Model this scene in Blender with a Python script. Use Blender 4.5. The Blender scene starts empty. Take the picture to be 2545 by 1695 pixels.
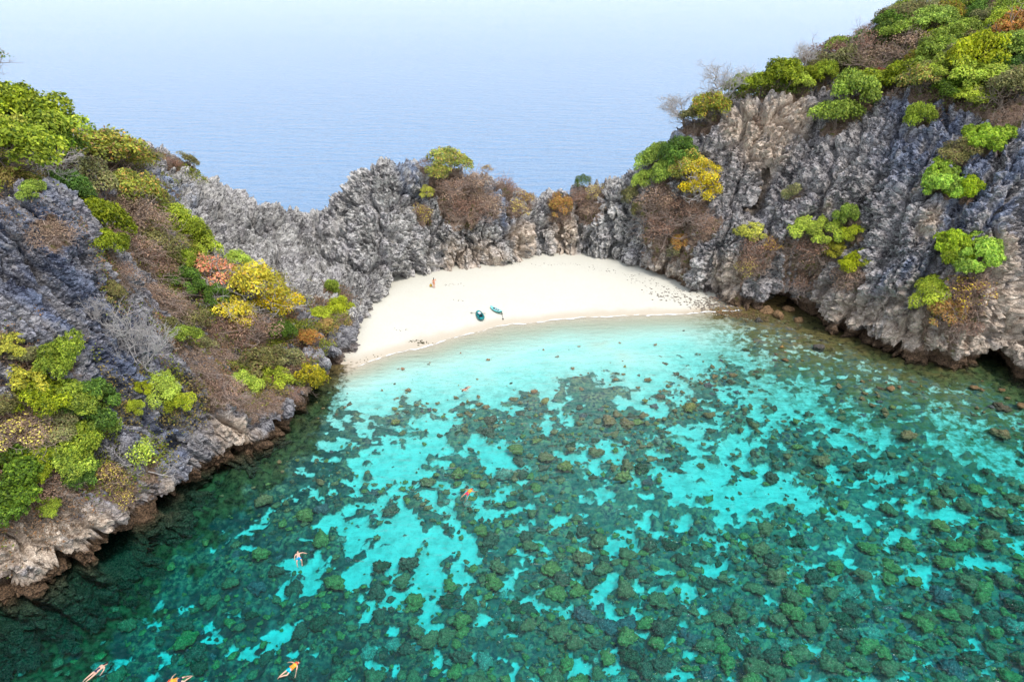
import bpy, bmesh, math, random
import numpy as np
from mathutils import Vector, Matrix

S = bpy.context.scene
C = S.collection
R = math.radians
rng = np.random.default_rng(7)
random.seed(7)

# ------------------------------------------------------------------ camera, sky, sun, exposure
CAM_H, PITCH, FOC = 45.0, R(27.15), 1700.0
cam = bpy.data.objects.new('camera', bpy.data.cameras.new('camera')); C.objects.link(cam)
cam.location = (0, 0, CAM_H); cam.rotation_euler = (R(90) - PITCH, 0, 0)
cam.data.sensor_width = 36; cam.data.lens = 36 * FOC / 2545
cam.data.clip_end = 60000; cam.data.clip_start = 0.5
S.camera = cam

SUN_EL, SUN_AZ = R(60), R(138)         # azimuth measured from +y (away from the camera), negative = left
w = bpy.data.worlds.new('World'); S.world = w; w.use_nodes = True
nt = w.node_tree; nt.nodes.clear()
sky = nt.nodes.new('ShaderNodeTexSky'); sky.sky_type = 'NISHITA'; sky.sun_disc = False
sky.sun_elevation = SUN_EL; sky.sun_rotation = SUN_AZ
sky.air_density = 1.0; sky.dust_density = 7.0; sky.ozone_density = 1.0
bg = nt.nodes.new('ShaderNodeBackground'); bg.inputs[1].default_value = 0.105
wo = nt.nodes.new('ShaderNodeOutputWorld')
veil = nt.nodes.new('ShaderNodeMix'); veil.data_type = 'RGBA'; veil.inputs[0].default_value = .72      # thin bright overcast
tcn = nt.nodes.new('ShaderNodeTexCoord'); sxn = nt.nodes.new('ShaderNodeSeparateXYZ'); mrn = nt.nodes.new('ShaderNodeMapRange'); vm = nt.nodes.new('ShaderNodeMix'); vm.data_type = 'RGBA'
nt.links.new(tcn.outputs['Generated'], sxn.inputs[0]); nt.links.new(sxn.outputs[2], mrn.inputs[0]); mrn.inputs[1].default_value = 0; mrn.inputs[2].default_value = .45
vm.inputs[6].default_value = (10.2, 10.5, 10.9, 1); vm.inputs[7].default_value = (5.6, 6.3, 7.3, 1)
nt.links.new(mrn.outputs[0], vm.inputs[0]); nt.links.new(vm.outputs[2], veil.inputs[7])
nt.links.new(sky.outputs[0], veil.inputs[6]); nt.links.new(veil.outputs[2], bg.inputs[0]); nt.links.new(bg.outputs[0], wo.inputs[0])
sl = bpy.data.lights.new('sun', 'SUN'); sl.energy = 1.5; sl.angle = R(10); sl.color = (1, .95, .88)
so = bpy.data.objects.new('sun', sl); C.objects.link(so)
sd = Vector((math.sin(SUN_AZ) * math.cos(SUN_EL), math.cos(SUN_AZ) * math.cos(SUN_EL), math.sin(SUN_EL)))
so.rotation_euler = sd.to_track_quat('Z', 'Y').to_euler(); so.location = (0, 0, 80)
S.view_settings.view_transform = 'Standard'; S.view_settings.look = 'None'
S.view_settings.exposure = 0.85; S.view_settings.gamma = 1
S.render.engine = 'CYCLES'
S.cycles.max_bounces = 8; S.cycles.diffuse_bounces = 3; S.cycles.glossy_bounces = 2
S.cycles.transmission_bounces = 4; S.cycles.transparent_max_bounces = 12; S.cycles.volume_bounces = 0
S.cycles.use_denoising = True
S.cycles.sample_clamp_indirect = 6

# ------------------------------------------------------------------ small maths helpers
def proj(x, y, z):
    z = z - CAM_H; f = y * math.cos(PITCH) - z * math.sin(PITCH); v = y * math.sin(PITCH) + z * math.cos(PITCH)
    return 1272.5 + FOC * x / f, 847.5 - FOC * v / f
def whereabouts(x, y, z, marks):            # words for where a thing stands next to something one can find
    px, py = proj(x, y, z); best = min(marks, key=lambda m: (m[0] - px) ** 2 + (m[1] - py) ** 2); dx, dy = px - best[0], py - best[1]; d = math.hypot(dx, dy)
    a = math.degrees(math.atan2(-dy, dx)) % 360; k = int((a + 22.5) // 45) % 8
    return ('just ' if d < 60 else 'well ' if d > 150 else '') + ('right of', 'above and right of', 'above', 'above and left of', 'left of', 'below and left of', 'below', 'below and right of')[k] + ' ' + best[2]
def ray(px, py):
    u = (px - 1272.5) / FOC; v = (847.5 - py) / FOC
    return np.array((u, math.cos(PITCH) + v * math.sin(PITCH), -math.sin(PITCH) + v * math.cos(PITCH)))
def un(px, py, z=None, y=None):
    d = ray(px, py)
    t = (z - CAM_H) / d[2] if z is not None else y / d[1]
    return np.array((0, 0, CAM_H)) + d * t
def hsh(ix, iy, s):
    n = (ix.astype(np.int64) * 374761393 + iy.astype(np.int64) * 668265263 + s * 1442695041) & 0xffffffff
    n = ((n ^ (n >> 13)) * 1274126177) & 0xffffffff
    return ((n ^ (n >> 16)) & 0xffff) / 65535.0
def vnoise(x, y, s=0):
    x = np.asarray(x, float); y = np.asarray(y, float)
    ix = np.floor(x).astype(np.int64); iy = np.floor(y).astype(np.int64)
    fx = x - ix; fy = y - iy; fx = fx * fx * (3 - 2 * fx); fy = fy * fy * (3 - 2 * fy)
    a = hsh(ix, iy, s); b = hsh(ix + 1, iy, s); c = hsh(ix, iy + 1, s); d = hsh(ix + 1, iy + 1, s)
    return (a * (1 - fx) + b * fx) * (1 - fy) + (c * (1 - fx) + d * fx) * fy
def fbm(x, y, o=4, s=0):
    t = 0; a = .5; n = 0
    for i in range(o):
        t = t + a * vnoise(x * 2 ** i + 17.3 * i, y * 2 ** i - 9.1 * i, s + i); n += a; a *= .5
    return t / n
def sstep(a, b, x):
    t = np.clip((x - a) / (b - a), 0, 1); return t * t * (3 - 2 * t)
class RBF:
    def __init__(s, pts, c=3.0):
        P = np.array(pts, float); s.c = c; s.m = P[:, :2].mean(0); s.p = P[:, :2]
        n = len(P); K = s.k(s.p, s.p) - np.eye(n) * .6
        A = np.block([[K, s.lin(s.p)], [s.lin(s.p).T, np.zeros((3, 3))]])
        s.w = np.linalg.solve(A, np.concatenate([P[:, 2], np.zeros(3)]))
    def lin(s, q): return np.column_stack([np.ones(len(q)), (q - s.m) / 50])
    def k(s, a, b): return np.sqrt(((a[:, None, :] - b[None]) ** 2).sum(-1) + s.c ** 2)
    def __call__(s, x, y):
        x = np.asarray(x, float); q = np.column_stack([x.ravel(), np.asarray(y, float).ravel()]); o = np.empty(len(q))
        for i in range(0, len(q), 20000):
            o[i:i + 20000] = s.k(q[i:i + 20000], s.p) @ s.w[:-3] + s.lin(q[i:i + 20000]) @ s.w[-3:]
        return o.reshape(x.shape)
def sdist(poly, x, y):                     # signed distance, positive inside
    x = np.asarray(x, float); y = np.asarray(y, float); best = np.full(x.shape, 1e9); ins = np.zeros(x.shape, bool)
    n = len(poly)
    for i in range(n):
        (ax, ay), (bx, by) = poly[i], poly[(i + 1) % n]
        ex, ey = bx - ax, by - ay; L = ex * ex + ey * ey + 1e-9
        t = np.clip(((x - ax) * ex + (y - ay) * ey) / L, 0, 1)
        best = np.minimum(best, (x - ax - t * ex) ** 2 + (y - ay - t * ey) ** 2)
        c = ((ay > y) != (by > y)) & (x < ex * (y - ay) / (by - ay if by != ay else 1e-9) + ax)
        ins ^= c
    d = np.sqrt(best); return np.where(ins, d, -d)

# ------------------------------------------------------------------ land outline (metres, sea level)
SHORE_PX = [(0,1520),(60,1500),(120,1478),(190,1430),(250,1395),(290,1360),(330,1330),(385,1300),(440,1262),(450,1235),(490,1215),(530,1180),(560,1150),(600,1145),(650,1130),
 (700,1090),(745,1050),(785,1010),(815,955),(835,915),(870,895),(900,865),(915,820),(945,775),(985,738),(1030,712),(1080,700),(1130,692),(1180,692),(1215,684),(1260,684),(1310,672),
 (1345,660),(1400,652),(1450,652),(1505,656),(1560,672),(1610,692),(1660,712),(1720,738),(1780,752),(1830,770),(1880,775),(1950,762),(2010,790),(2060,830),
 (2150,862),(2250,892),(2350,915),(2420,920),(2480,915),(2545,965)]
shore = [tuple(un(px, py, z=0)[:2]) for px, py in SHORE_PX]
LAND = [(-110, 6), (-70, 12), (-55, 22), (-46, 33)] + shore + [(72, 66), (82, 52), (110, 40), (150, 40), (160, 175),
        (110, 166), (80, 160), (58, 150), (40, 142), (28, 138), (15, 138), (2, 136), (-12, 138), (-26, 136), (-31, 126), (-37, 124), (-46, 126), (-62, 130), (-80, 132), (-120, 125)]

def cy(px, py, y): return tuple(un(px, py, y=y))
CP = [cy(*a) for a in [
 # near slab on the left
 (0,480,62),(100,500,63),(180,500,64),(250,620,64.5),(330,760,65),(480,900,62),(560,1000,61),(30,650,58),(150,700,59),(0,900,50),(120,900,52),(250,900,56),(0,1230,44),(130,1240,46),
 (250,1180,50),(330,1080,54),(420,1100,55.5),(500,1080,58.5),(600,1060,61.5),(380,1230,50.5),(300,1300,47),(200,1330,45.3),(60,1380,41.5),(430,1190,53.5),(480,1130,56.5),
 # vegetated flank behind it
 (60,400,72),(170,380,80),(300,600,80),(200,420,85),(450,700,80),(400,560,86),(330,480,92),(520,650,88),(650,750,85),(560,850,75),(700,900,76),(650,1000,66.5),(720,960,71),(760,920,74.5),(800,880,79),(460,840,72),(380,700,75),
 # rubble ridge
 (290,390,110),(370,385,112),(480,425,110),(540,475,110),(600,507,110),(700,513,112),(800,547,112),(850,560,111),(700,620,103),(850,680,103),(600,640,98),(500,550,100),(780,800,87.5),(850,780,91),(900,760,95),(760,700,96),(930,700,100.5),
 # knob and back wall
 (822,500,114),(880,442,118),(950,408,118),(1060,405,120),(1120,425,121),(1170,440,122),(1240,455,121),(1300,482,122),(1400,477,124),(1470,457,125),(1550,457,124),(1590,422,122),(1650,362,122),(1700,322,122),
 (880,560,108),(1000,600,108),(1000,500,112),(1050,675,108.5),(1100,560,113),(1200,560,114),(1300,560,117),(1400,580,116.5),(1500,560,117),(1500,490,120),(1600,600,111),(1600,490,116),(1700,600,105.5),(1700,480,112),(1700,680,105),(1750,450,113),
 (1130,650,110.5),(1220,640,112.5),(1300,625,115.5),(1400,625,116.2),(1500,630,114.5),(1600,660,110.5),
 # right cliff
 (1800,350,115),(1870,300,115),(1900,240,120),(1780,290,121),(1905,470,109),(1850,450,110),(2000,400,108),(2000,560,98),(2000,700,95),(1850,680,99.5),(1800,600,103),(2080,300,112),
 (2200,300,105),(2200,450,97),(2200,600,90),(2200,750,85.3),(2180,830,84),(2100,800,88),(2200,200,118),(2350,200,108),(2500,250,98),(2400,350,95),(2400,500,89),(2400,650,83),(2400,780,79),(2350,850,79.5),
 (2545,400,88),(2545,600,80),(2545,800,75),(2545,880,74),(2100,138,128),(2000,198,125),(2250,42,128),(2400,85,120),(2545,110,112)]]
CP += [(x, y, z) for x, y, z in [(-62,45,20),(-75,60,32),(-60,75,33),(-80,90,30),(-95,110,16),(-70,112,22),(-100,50,26),(-55,28,6),(-52,40,14),(-90,25,10),
 (-45,122,8),(-58,124,9),(-34,121,5),(-24,130,6),(-12,132,6),(0,132,5),(14,133,5),(30,136,8),(45,140,12),(66,146,24),(85,150,32),(110,155,30),
 (85,125,49),(95,105,50),(100,80,38),(85,70,20),(78,66,9),(110,55,15),(140,60,20),(140,120,50),(120,100,52),(150,165,20)]]
for (x, y) in shore[::2]: CP.append((x, y, 2.4))
hrbf = RBF(CP, 2.0)

GX0, GX1, GY0, GY1, GS = -100.0, 120.0, 14.0, 165.0, 0.5
gx = np.arange(GX0, GX1 + .01, GS); gy = np.arange(GY0, GY1 + .01, GS)
XX, YY = np.meshgrid(gx, gy)
dland = sdist(LAND, XX, YY)
drough = dland + (fbm(XX * .35, YY * .35, 3, 5) - .5) * 2.2 + (fbm(XX * 1.3, YY * 1.3, 2, 9) - .5) * .9
Hh = hrbf(XX, YY)
Hh = Hh + ((fbm(XX * .12, YY * .12, 3, 31) - .5) * 3.0) * sstep(1, 8, dland)
Hh = np.maximum(Hh, 2.2)
HL = -5 + (Hh + 5) * sstep(-.5, .9, drough)

def grid_at(G, x, y):
    fx = np.clip((np.asarray(x) - GX0) / GS, 0, G.shape[1] - 1.001); fy = np.clip((np.asarray(y) - GY0) / GS, 0, G.shape[0] - 1.001)
    ix = fx.astype(int); iy = fy.astype(int); fx = fx - ix; fy = fy - iy
    return (G[iy, ix] * (1 - fx) + G[iy, ix + 1] * fx) * (1 - fy) + (G[iy + 1, ix] * (1 - fx) + G[iy + 1, ix + 1] * fx) * fy

# ------------------------------------------------------------------ sea bed heights
BP = []
for px, py in [(860,925),(885,907),(950,887),(1060,863),(1150,832),(1250,806),(1400,791),(1550,784),(1660,781),(1750,774),(1830,772)]:
    BP.append((*un(px, py, z=0)[:2], 0.0))
for px, py, z in [(915,840,.6),(960,790,.9),(1040,745,1.1),(1120,740,1.1),(1200,720,1.3),(1300,700,1.4),(1400,690,1.5),(1500,690,1.4),(1600,715,1.1),(1700,745,.6),(1300,760,.7),(1150,790,.55),(1030,820,.4),(1500,745,.6),
                  (1000,905,-.45),(1150,870,-.45),(1400,835,-.5),(1600,830,-.55),(1750,820,-.5),(1900,800,-.35),(2030,860,-.5),(2150,930,-.9),(2300,1000,-1.3),(2500,1040,-1.5),
                  (1000,960,-.8),(1200,930,-.8),(1400,930,-1.0),(1600,930,-1.0),(1200,990,-1.5),(1800,930,-1.6),(2000,1000,-2.2),(2200,1100,-2.8),(2545,1250,-3.4),
                  (850,1000,-1.3),(800,1080,-1.7),(700,1180,-2.2),(560,1260,-3.3),(400,1380,-4.6),(200,1520,-5.5),(900,1150,-2.7),(1200,1100,-2.6),(1500,1150,-3),(1800,1150,-3),
                  (700,1400,-4.8),(1000,1350,-3.6),(1300,1350,-3.8),(1700,1400,-4.2),(2200,1450,-4.6),(300,1690,-7.5),(800,1690,-6.3),(1272,1690,-5),(1800,1690,-5.4),(2500,1690,-5.6)]:
    BP.append((*un(px, py, z=z)[:2], z))
BP += [(-60,10,-5.5),(60,10,-6.5),(0,10,-6),(120,20,-7),(-110,0,-5),(0,128,1.6),(-30,120,1),(40,110,.4),(-60,90,-1),(90,80,-2),(-60,160,-6),(90,165,-6),(0,165,-6)]
brbf = RBF(BP, 1.5)
BB = brbf(XX, YY)
BB = BB + (fbm(XX * .25, YY * .25, 3, 77) - .5) * np.where(BB < -.6, .7, .06)
TOP = np.maximum(HL, BB)
def hits(px, py, G=None):                      # where a line of sight meets the modelled ground
    G = TOP if G is None else G
    d = ray(px, py); t = np.arange(25, 260, .12)
    P = np.array((0, 0, CAM_H))[None] + d[None] * t[:, None] / np.linalg.norm(d)
    ok = (P[:, 0] > GX0) & (P[:, 0] < GX1) & (P[:, 1] > GY0) & (P[:, 1] < GY1)
    below = ok & (P[:, 2] < grid_at(G, P[:, 0], P[:, 1]))
    return P[np.argmax(below)] if below.any() else None

# ------------------------------------------------------------------ mesh helpers
def mesh_np(name, V, F, col=None, mat=None, smooth=False, attrs=None):
    V = np.asarray(V, np.float32); F = np.asarray(F, np.int32)
    me = bpy.data.meshes.new(name); n, k = F.shape
    me.vertices.add(len(V)); me.vertices.foreach_set('co', V.ravel())
    me.loops.add(n * k); me.loops.foreach_set('vertex_index', F.ravel())
    me.polygons.add(n); me.polygons.foreach_set('loop_start', np.arange(0, n * k, k, dtype=np.int32))
    me.update(calc_edges=True); me.validate()
    if col is not None:
        a = me.color_attributes.new('Col', 'FLOAT_COLOR', 'POINT')
        cc = np.ones((len(V), 4), np.float32); cc[:, :3] = col; a.data.foreach_set('color', cc.ravel())
    for k_, v_ in (attrs or {}).items():
        me.attributes.new(k_, 'FLOAT', 'POINT').data.foreach_set('value', np.asarray(v_, np.float32))
    if smooth: me.polygons.foreach_set('use_smooth', np.ones(n, bool))
    if mat: me.materials.append(mat)
    return me
def obj(name, me, parent=None, loc=(0, 0, 0), rot=(0, 0, 0), sc=(1, 1, 1), **props):
    o = bpy.data.objects.new(name, me); C.objects.link(o); o.location = loc; o.rotation_euler = rot; o.scale = sc
    if parent: o.parent = parent
    for k, v in props.items():
        if v is not None: o[k] = v
    return o
def baked(o):
    dg = bpy.context.evaluated_depsgraph_get(); e = o.evaluated_get(dg)
    return bpy.data.meshes.new_from_object(e, depsgraph=dg)
def verts_of(me):
    a = np.empty(len(me.vertices) * 3, np.float32); me.vertices.foreach_get('co', a); return a.reshape(-1, 3)

class NT:                                          # terse node building
    def __init__(s, tree): s.t = tree
    def n(s, typ, ins=None, **kw):
        nd = s.t.nodes.new(typ)
        for k, v in kw.items(): setattr(nd, k, v)
        for k, v in (ins or {}).items(): s.set(nd.inputs[k], v)
        return nd
    def set(s, sock, v):
        if isinstance(v, bpy.types.NodeSocket): s.t.links.new(v, sock)
        elif isinstance(v, bpy.types.Node): s.t.links.new(v.outputs[0], sock)
        elif isinstance(v, (tuple, list)) and sock.type == 'RGBA' and len(v) == 3: sock.default_value = (*v, 1)
        else: sock.default_value = v
    def math(s, op, a, b=0.0, c=None, clamp=False):
        nd = s.n('ShaderNodeMath', operation=op, use_clamp=clamp); s.set(nd.inputs[0], a); s.set(nd.inputs[1], b)
        if c is not None: s.set(nd.inputs[2], c)
        return nd.outputs[0]
    def vec(s, op, a, b=(0, 0, 0)):
        nd = s.n('ShaderNodeVectorMath', operation=op); s.set(nd.inputs[0], a)
        s.set(nd.inputs['Scale'] if op == 'SCALE' else nd.inputs[1], b)
        return nd.outputs[0]
    def rng(s, v, a, b, c=0.0, d=1.0, smooth=False):
        nd = s.n('ShaderNodeMapRange', interpolation_type='SMOOTHSTEP' if smooth else 'LINEAR')
        for i, x in enumerate((v, a, b, c, d)): s.set(nd.inputs[i], x)
        return nd.outputs[0]
    def mix(s, f, a, b, mode='MIX'):
        nd = s.n('ShaderNodeMix', data_type='RGBA', blend_type=mode)
        s.set(nd.inputs[0], f); s.set(nd.inputs[6], a); s.set(nd.inputs[7], b); return nd.outputs[2]
    def noise(s, v, scale, detail=4, rough=.5):
        nd = s.n('ShaderNodeTexNoise'); s.set(nd.inputs['Vector'], v); s.set(nd.inputs['Scale'], scale)
        s.set(nd.inputs['Detail'], detail); s.set(nd.inputs['Roughness'], rough); return nd
    def voro(s, v, scale, feature='F1', rnd=1.0):
        nd = s.n('ShaderNodeTexVoronoi', feature=feature); s.set(nd.inputs['Vector'], v); s.set(nd.inputs['Scale'], scale)
        s.set(nd.inputs['Randomness'], rnd); return nd
def material(name, rough=.9):
    m = bpy.data.materials.new(name); m.use_nodes = True; m.node_tree.nodes.clear(); q = NT(m.node_tree)
    b = q.n('ShaderNodeBsdfPrincipled'); b.inputs['Roughness'].default_value = rough
    o = q.n('ShaderNodeOutputMaterial'); q.t.links.new(b.outputs[0], o.inputs[0])
    return m, q, b, o
def plain(name, col, rough=.6, spec=.3):
    m, q, b, o = material(name, rough); b.inputs['Specular IOR Level'].default_value = spec
    g = q.n('ShaderNodeNewGeometry'); n = q.noise(g.outputs['Position'], 9.0, 3)
    c = q.mix(q.rng(n.outputs[0], .3, .7, 0, 1), tuple(x * .88 for x in col), tuple(min(1, x * 1.08) for x in col))
    q.set(b.inputs['Base Color'], c); return m

# ------------------------------------------------------------------ rock material
def rock_material(name, shear, light=(.46, .44, .45), dark=(.10, .095, .115), sz=2.0):
    m, q, b, o = material(name, .92); b.inputs['Specular IOR Level'].default_value = .15
    g = q.n('ShaderNodeNewGeometry'); P = g.outputs['Position']
    sp = q.n('ShaderNodeSeparateXYZ', {0: P})
    sx = q.math('MULTIPLY_ADD', sp.outputs[2], shear, sp.outputs[0])
    W = q.n('ShaderNodeCombineXYZ', {0: sx, 1: sp.outputs[1], 2: sp.outputs[2]}).outputs[0]
    warp = q.vec('ADD', W, q.vec('SCALE', q.vec('SUBTRACT', q.noise(P, .9, 3).outputs[1], (.5, .5, .5)), .9))
    chips = q.voro(q.vec('MULTIPLY', warp, (1, 1, sz)), 1.9)
    fine = q.voro(q.vec('MULTIPLY', warp, (1, 1, sz * 1.4)), 5.2)
    c1 = q.n('ShaderNodeSeparateColor', {0: chips.outputs['Color']}).outputs[0]
    c2 = q.n('ShaderNodeSeparateColor', {0: fine.outputs['Color']}).outputs[0]
    big = q.noise(P, .16, 4, .6).outputs[0]; streak = q.noise(q.vec('MULTIPLY', W, (1.4, 1.4, .22)), 1.0, 5, .65).outputs[0]
    grain = q.noise(P, 7.0, 4, .7).outputs[0]
    v = q.math('ADD', q.math('MULTIPLY', c1, .30), q.math('MULTIPLY', c2, .30))
    v = q.math('ADD', v, q.math('MULTIPLY', big, .5)); v = q.math('ADD', v, q.math('MULTIPLY', streak, .7))
    v = q.math('ADD', v, q.math('MULTIPLY', grain, .6))
    v = q.rng(v, .88, 1.50, 0, 1, True)
    col = q.mix(v, dark, light)
    tint = q.noise(P, .35, 3).outputs[0]
    col = q.mix(q.rng(tint, .45, .7), col, q.mix(1.0, col, (.95, .94, 1.0), 'MULTIPLY'))
    at = lambda n: q.n('ShaderNodeAttribute', attribute_name=n).outputs['Fac']
    blue = q.mix(1.0, col, (.58, .70, .95), 'MULTIPLY')
    col = q.mix(q.math('MULTIPLY', at('blue'), q.rng(q.noise(q.vec('MULTIPLY', W, (1, 1, .3)), .5, 3).outputs[0], .38, .56)), col, blue)
    warm = q.mix(q.rng(q.math('ADD', q.math('MULTIPLY', streak, .3), q.math('MULTIPLY', q.noise(P, .9, 5, .65).outputs[0], .7)), .38, .6), (.40, .32, .25), (.92, .80, .66))
    warm = q.mix(q.rng(grain, .35, .6), q.mix(1.0, warm, (.55, .5, .5), 'MULTIPLY'), warm)
    col = q.mix(q.math('MULTIPLY', at('warm'), q.rng(q.noise(P, .5, 4, .6).outputs[0], .26, .46)), col, warm)
    soil = q.mix(q.rng(grain, .35, .65), (.11, .07, .05), (.34, .25, .19))
    soil = q.mix(q.rng(q.noise(P, 1.1, 4).outputs[0], .55, .68), soil, (.12, .12, .03))
    col = q.mix(q.rng(q.math('ADD', at('veg'), q.math('MULTIPLY', q.math('SUBTRACT', q.noise(P, 1.6, 4).outputs[0], .5), 1.2)), .42, .66), col, soil)
    wetn = q.math('ADD', sp.outputs[2], q.math('MULTIPLY', q.noise(P, .8, 3).outputs[0], -1.6))
    wet = q.mix(q.rng(grain, .38, .62), (.035, .026, .02), (.22, .14, .085))
    beach = at('dry')
    col = q.mix(q.math('MULTIPLY', q.rng(wetn, .2, 1.0, 1, 0, True), q.math('SUBTRACT', 1.0, q.math('MULTIPLY', beach, .55))), col, wet)
    q.set(b.inputs['Base Color'], col)
    hgt = q.math('ADD', q.math('MULTIPLY', fine.outputs['Distance'], -.9), q.math('MULTIPLY', grain, .9))
    q.set(b.inputs['Normal'], q.n('ShaderNodeBump', {'Strength': .9, 'Distance': .16, 'Height': hgt}).outputs[0])
    return m

# ------------------------------------------------------------------ rock geometry: solid -> even voxels -> displaced
def displace_group(shear, A1, A2, A3, sz, gscale, gz=.28):
    t = bpy.data.node_groups.new('rock_relief', 'GeometryNodeTree'); q = NT(t)
    t.interface.new_socket('Geometry', in_out='INPUT', socket_type='NodeSocketGeometry')
    t.interface.new_socket('Geometry', in_out='OUTPUT', socket_type='NodeSocketGeometry')
    gi = q.n('NodeGroupInput'); go = q.n('NodeGroupOutput')
    P = q.n('GeometryNodeInputPosition').outputs[0]; N = q.n('GeometryNodeInputNormal').outputs[0]
    sp = q.n('ShaderNodeSeparateXYZ', {0: P})
    sx = q.math('MULTIPLY_ADD', sp.outputs[2], shear, sp.outputs[0])
    W = q.n('ShaderNodeCombineXYZ', {0: sx, 1: sp.outputs[1], 2: sp.outputs[2]}).outputs[0]
    w1 = q.vec('ADD', W, q.vec('SCALE', q.vec('SUBTRACT', q.noise(P, .3, 3).outputs[1], (.5, .5, .5)), 3.2))
    pill = q.voro(q.vec('MULTIPLY', w1, (1, 1, gz)), gscale, 'DISTANCE_TO_EDGE').outputs[0]
    groove = q.math('MULTIPLY', q.math('SUBTRACT', q.rng(pill, 0, .11, 0, 1, True), 1.0), A1 * 1.7)
    pill2 = q.voro(q.vec('MULTIPLY', w1, (1, 1, gz * 1.15)), gscale * 2.9, 'DISTANCE_TO_EDGE').outputs[0]
    groove2 = q.math('MULTIPLY', q.math('SUBTRACT', q.rng(pill2, 0, .12, 0, 1, True), 1.0), A1 * .65)
    bulge = q.math('MULTIPLY', q.rng(pill, 0, .5, 0, 1, True), A1 * .7)
    w2 = q.vec('ADD', W, q.vec('SCALE', q.vec('SUBTRACT', q.noise(P, .9, 3).outputs[1], (.5, .5, .5)), .9))
    def cells(scale, amp, zz):
        v = q.voro(q.vec('MULTIPLY', w2, (1, 1, zz)), scale)
        r = q.n('ShaderNodeSeparateXYZ', {0: v.outputs['Color']}).outputs[0]
        return q.math('MULTIPLY', q.math('SUBTRACT', q.math('MULTIPLY', r, 1.2), q.math('MULTIPLY', v.outputs['Distance'], .9)), amp)
    d = q.math('ADD', groove, q.math('ADD', groove2, bulge))
    for e in (cells(.5, A2 * .9, sz * .8), cells(.95, A2, sz), cells(1.9, A3, sz), cells(3.1, A3 * .35, sz)): d = q.math('ADD', d, e)
    nz = q.noise(P, .5, 5, .6).outputs[0]
    d = q.math('ADD', d, q.math('MULTIPLY', q.math('SUBTRACT', nz, .5), 2.2))
    # spiky karst: sharp ridged noise
    rg = q.math('ABSOLUTE', q.math('SUBTRACT', q.noise(q.vec('MULTIPLY', w2, (1, 1, .7)), 1.3, 4, .6).outputs[0], .5))
    d = q.math('ADD', d, q.math('MULTIPLY', q.rng(rg, 0, .12, 1, 0), .22))
    veg = q.n('GeometryNodeInputNamedAttribute', {'Name': 'veg'}, data_type='FLOAT').outputs[0]
    calm = q.n('GeometryNodeInputNamedAttribute', {'Name': 'calm'}, data_type='FLOAT').outputs[0]
    d = q.math('MULTIPLY', d, q.rng(calm, 0, 1, 1.0, .25))
    d = q.math('MULTIPLY', d, q.rng(veg, .2, 1.0, 1.0, .3))
    off = q.n('ShaderNodeVectorMath', {0: N, 'Scale': d}, operation='SCALE').outputs[0]
    st = q.n('GeometryNodeSetPosition', {'Geometry': gi.outputs[0], 'Offset': off})
    t.links.new(st.outputs[0], go.inputs[0]); return t

hits_late = []; CAVES = []   # (centre, radius, push vector)
for px, py, y, r, pv in [(1878,532,106.5,2.1,(2.5,12,-.8)),(1912,425,110,1.1,(1,5,0)),(1908,447,110,1.2,(1,5,0)),(1902,470,109,1.2,(1,5,0)),(1896,494,109,1.2,(1,5,0)),(2475,912,79,2.3,(2,5,-.2)),(1935,765,98.5,2.6,(1,4.5,0)),(310,1375,46.5,1.9,(-3.5,2,-.3)),(440,1255,52.5,1.6,(-3,2,0)),
                         (455,1120,57.5,.9,(-2.5,1.8,0)),(1090,640,111,.9,(.5,2.5,0)),(1225,675,115,1.3,(.2,2,0)),(1345,600,117,1,(0,2.6,0)),(845,545,113,1.3,(2,1.6,-.3)),(1010,712,109,2.4,(-1.2,2.2,0)),(600,1130,60,1.2,(-2,1.2,0))]:
    hc = hits_late.append((px, py, r, np.array(pv, float)))

for px, py, r, pv in hits_late:
    hc = hits(px, py)
    if hc is not None: CAVES.append((hc, r, pv))
VEG = []      # filled by the planting list: (x, y, z, radius)
JX = (fbm(XX * .6, YY * .6, 4, 21) - .5) * 3.4; JY = (fbm(XX * .6, YY * .6, 4, 23) - .5) * 3.4
def blobmap(lst):
    A = np.zeros(XX.shape)
    for x, y, z, r in lst:
        k = int((r * 1.4 + 2) / GS) + 1; i = int((x - GX0) / GS); j = int((y - GY0) / GS)
        sl = (slice(max(0, j - k), j + k + 1), slice(max(0, i - k), i + k + 1))
        if A[sl].size == 0: continue
        d = np.sqrt((XX[sl] + JX[sl] - x) ** 2 + (YY[sl] + JY[sl] - y) ** 2 + ((HL[sl] - z) * .75) ** 2); A[sl] = np.maximum(A[sl], 1 - sstep(r * .5, r * 1.3, d))
    return A
def blob_px(l):
    o = []
    for px, py, r in l:
        h = hits(px, py)
        if h is not None: o.append((*h, r / FOC * np.linalg.norm(h - (0, 0, CAM_H))))
    return o
WARM = blob_px([(0,1300,120),(130,1330,110),(60,1420,110),(250,1330,60),(360,1280,50),(430,1220,35),(560,1080,40),(600,1080,35),(500,1180,30),(1900,340,70),(1960,290,55),(1850,300,50),(2350,840,110),(2460,800,110),(2250,830,70),(2500,640,60),(2100,800,60),
   (1200,660,50),(1300,600,45),(1400,590,50),(1130,660,50),(2200,810,60),(2310,560,30),(1800,700,50),(1650,680,60),(2040,770,50),(2275,480,14),(2055,520,14)])
BLUE = blob_px([(60,600,110),(150,760,110),(280,800,80),(300,950,90),(100,520,70),(380,1080,60),(230,1250,60),(420,1200,50),(2350,330,130),(2450,420,120),(2300,260,80),(2430,560,90),(2250,690,60),(1660,360,70),(1250,520,50),(1040,430,60),(430,480,60),(330,440,60)])

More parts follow.
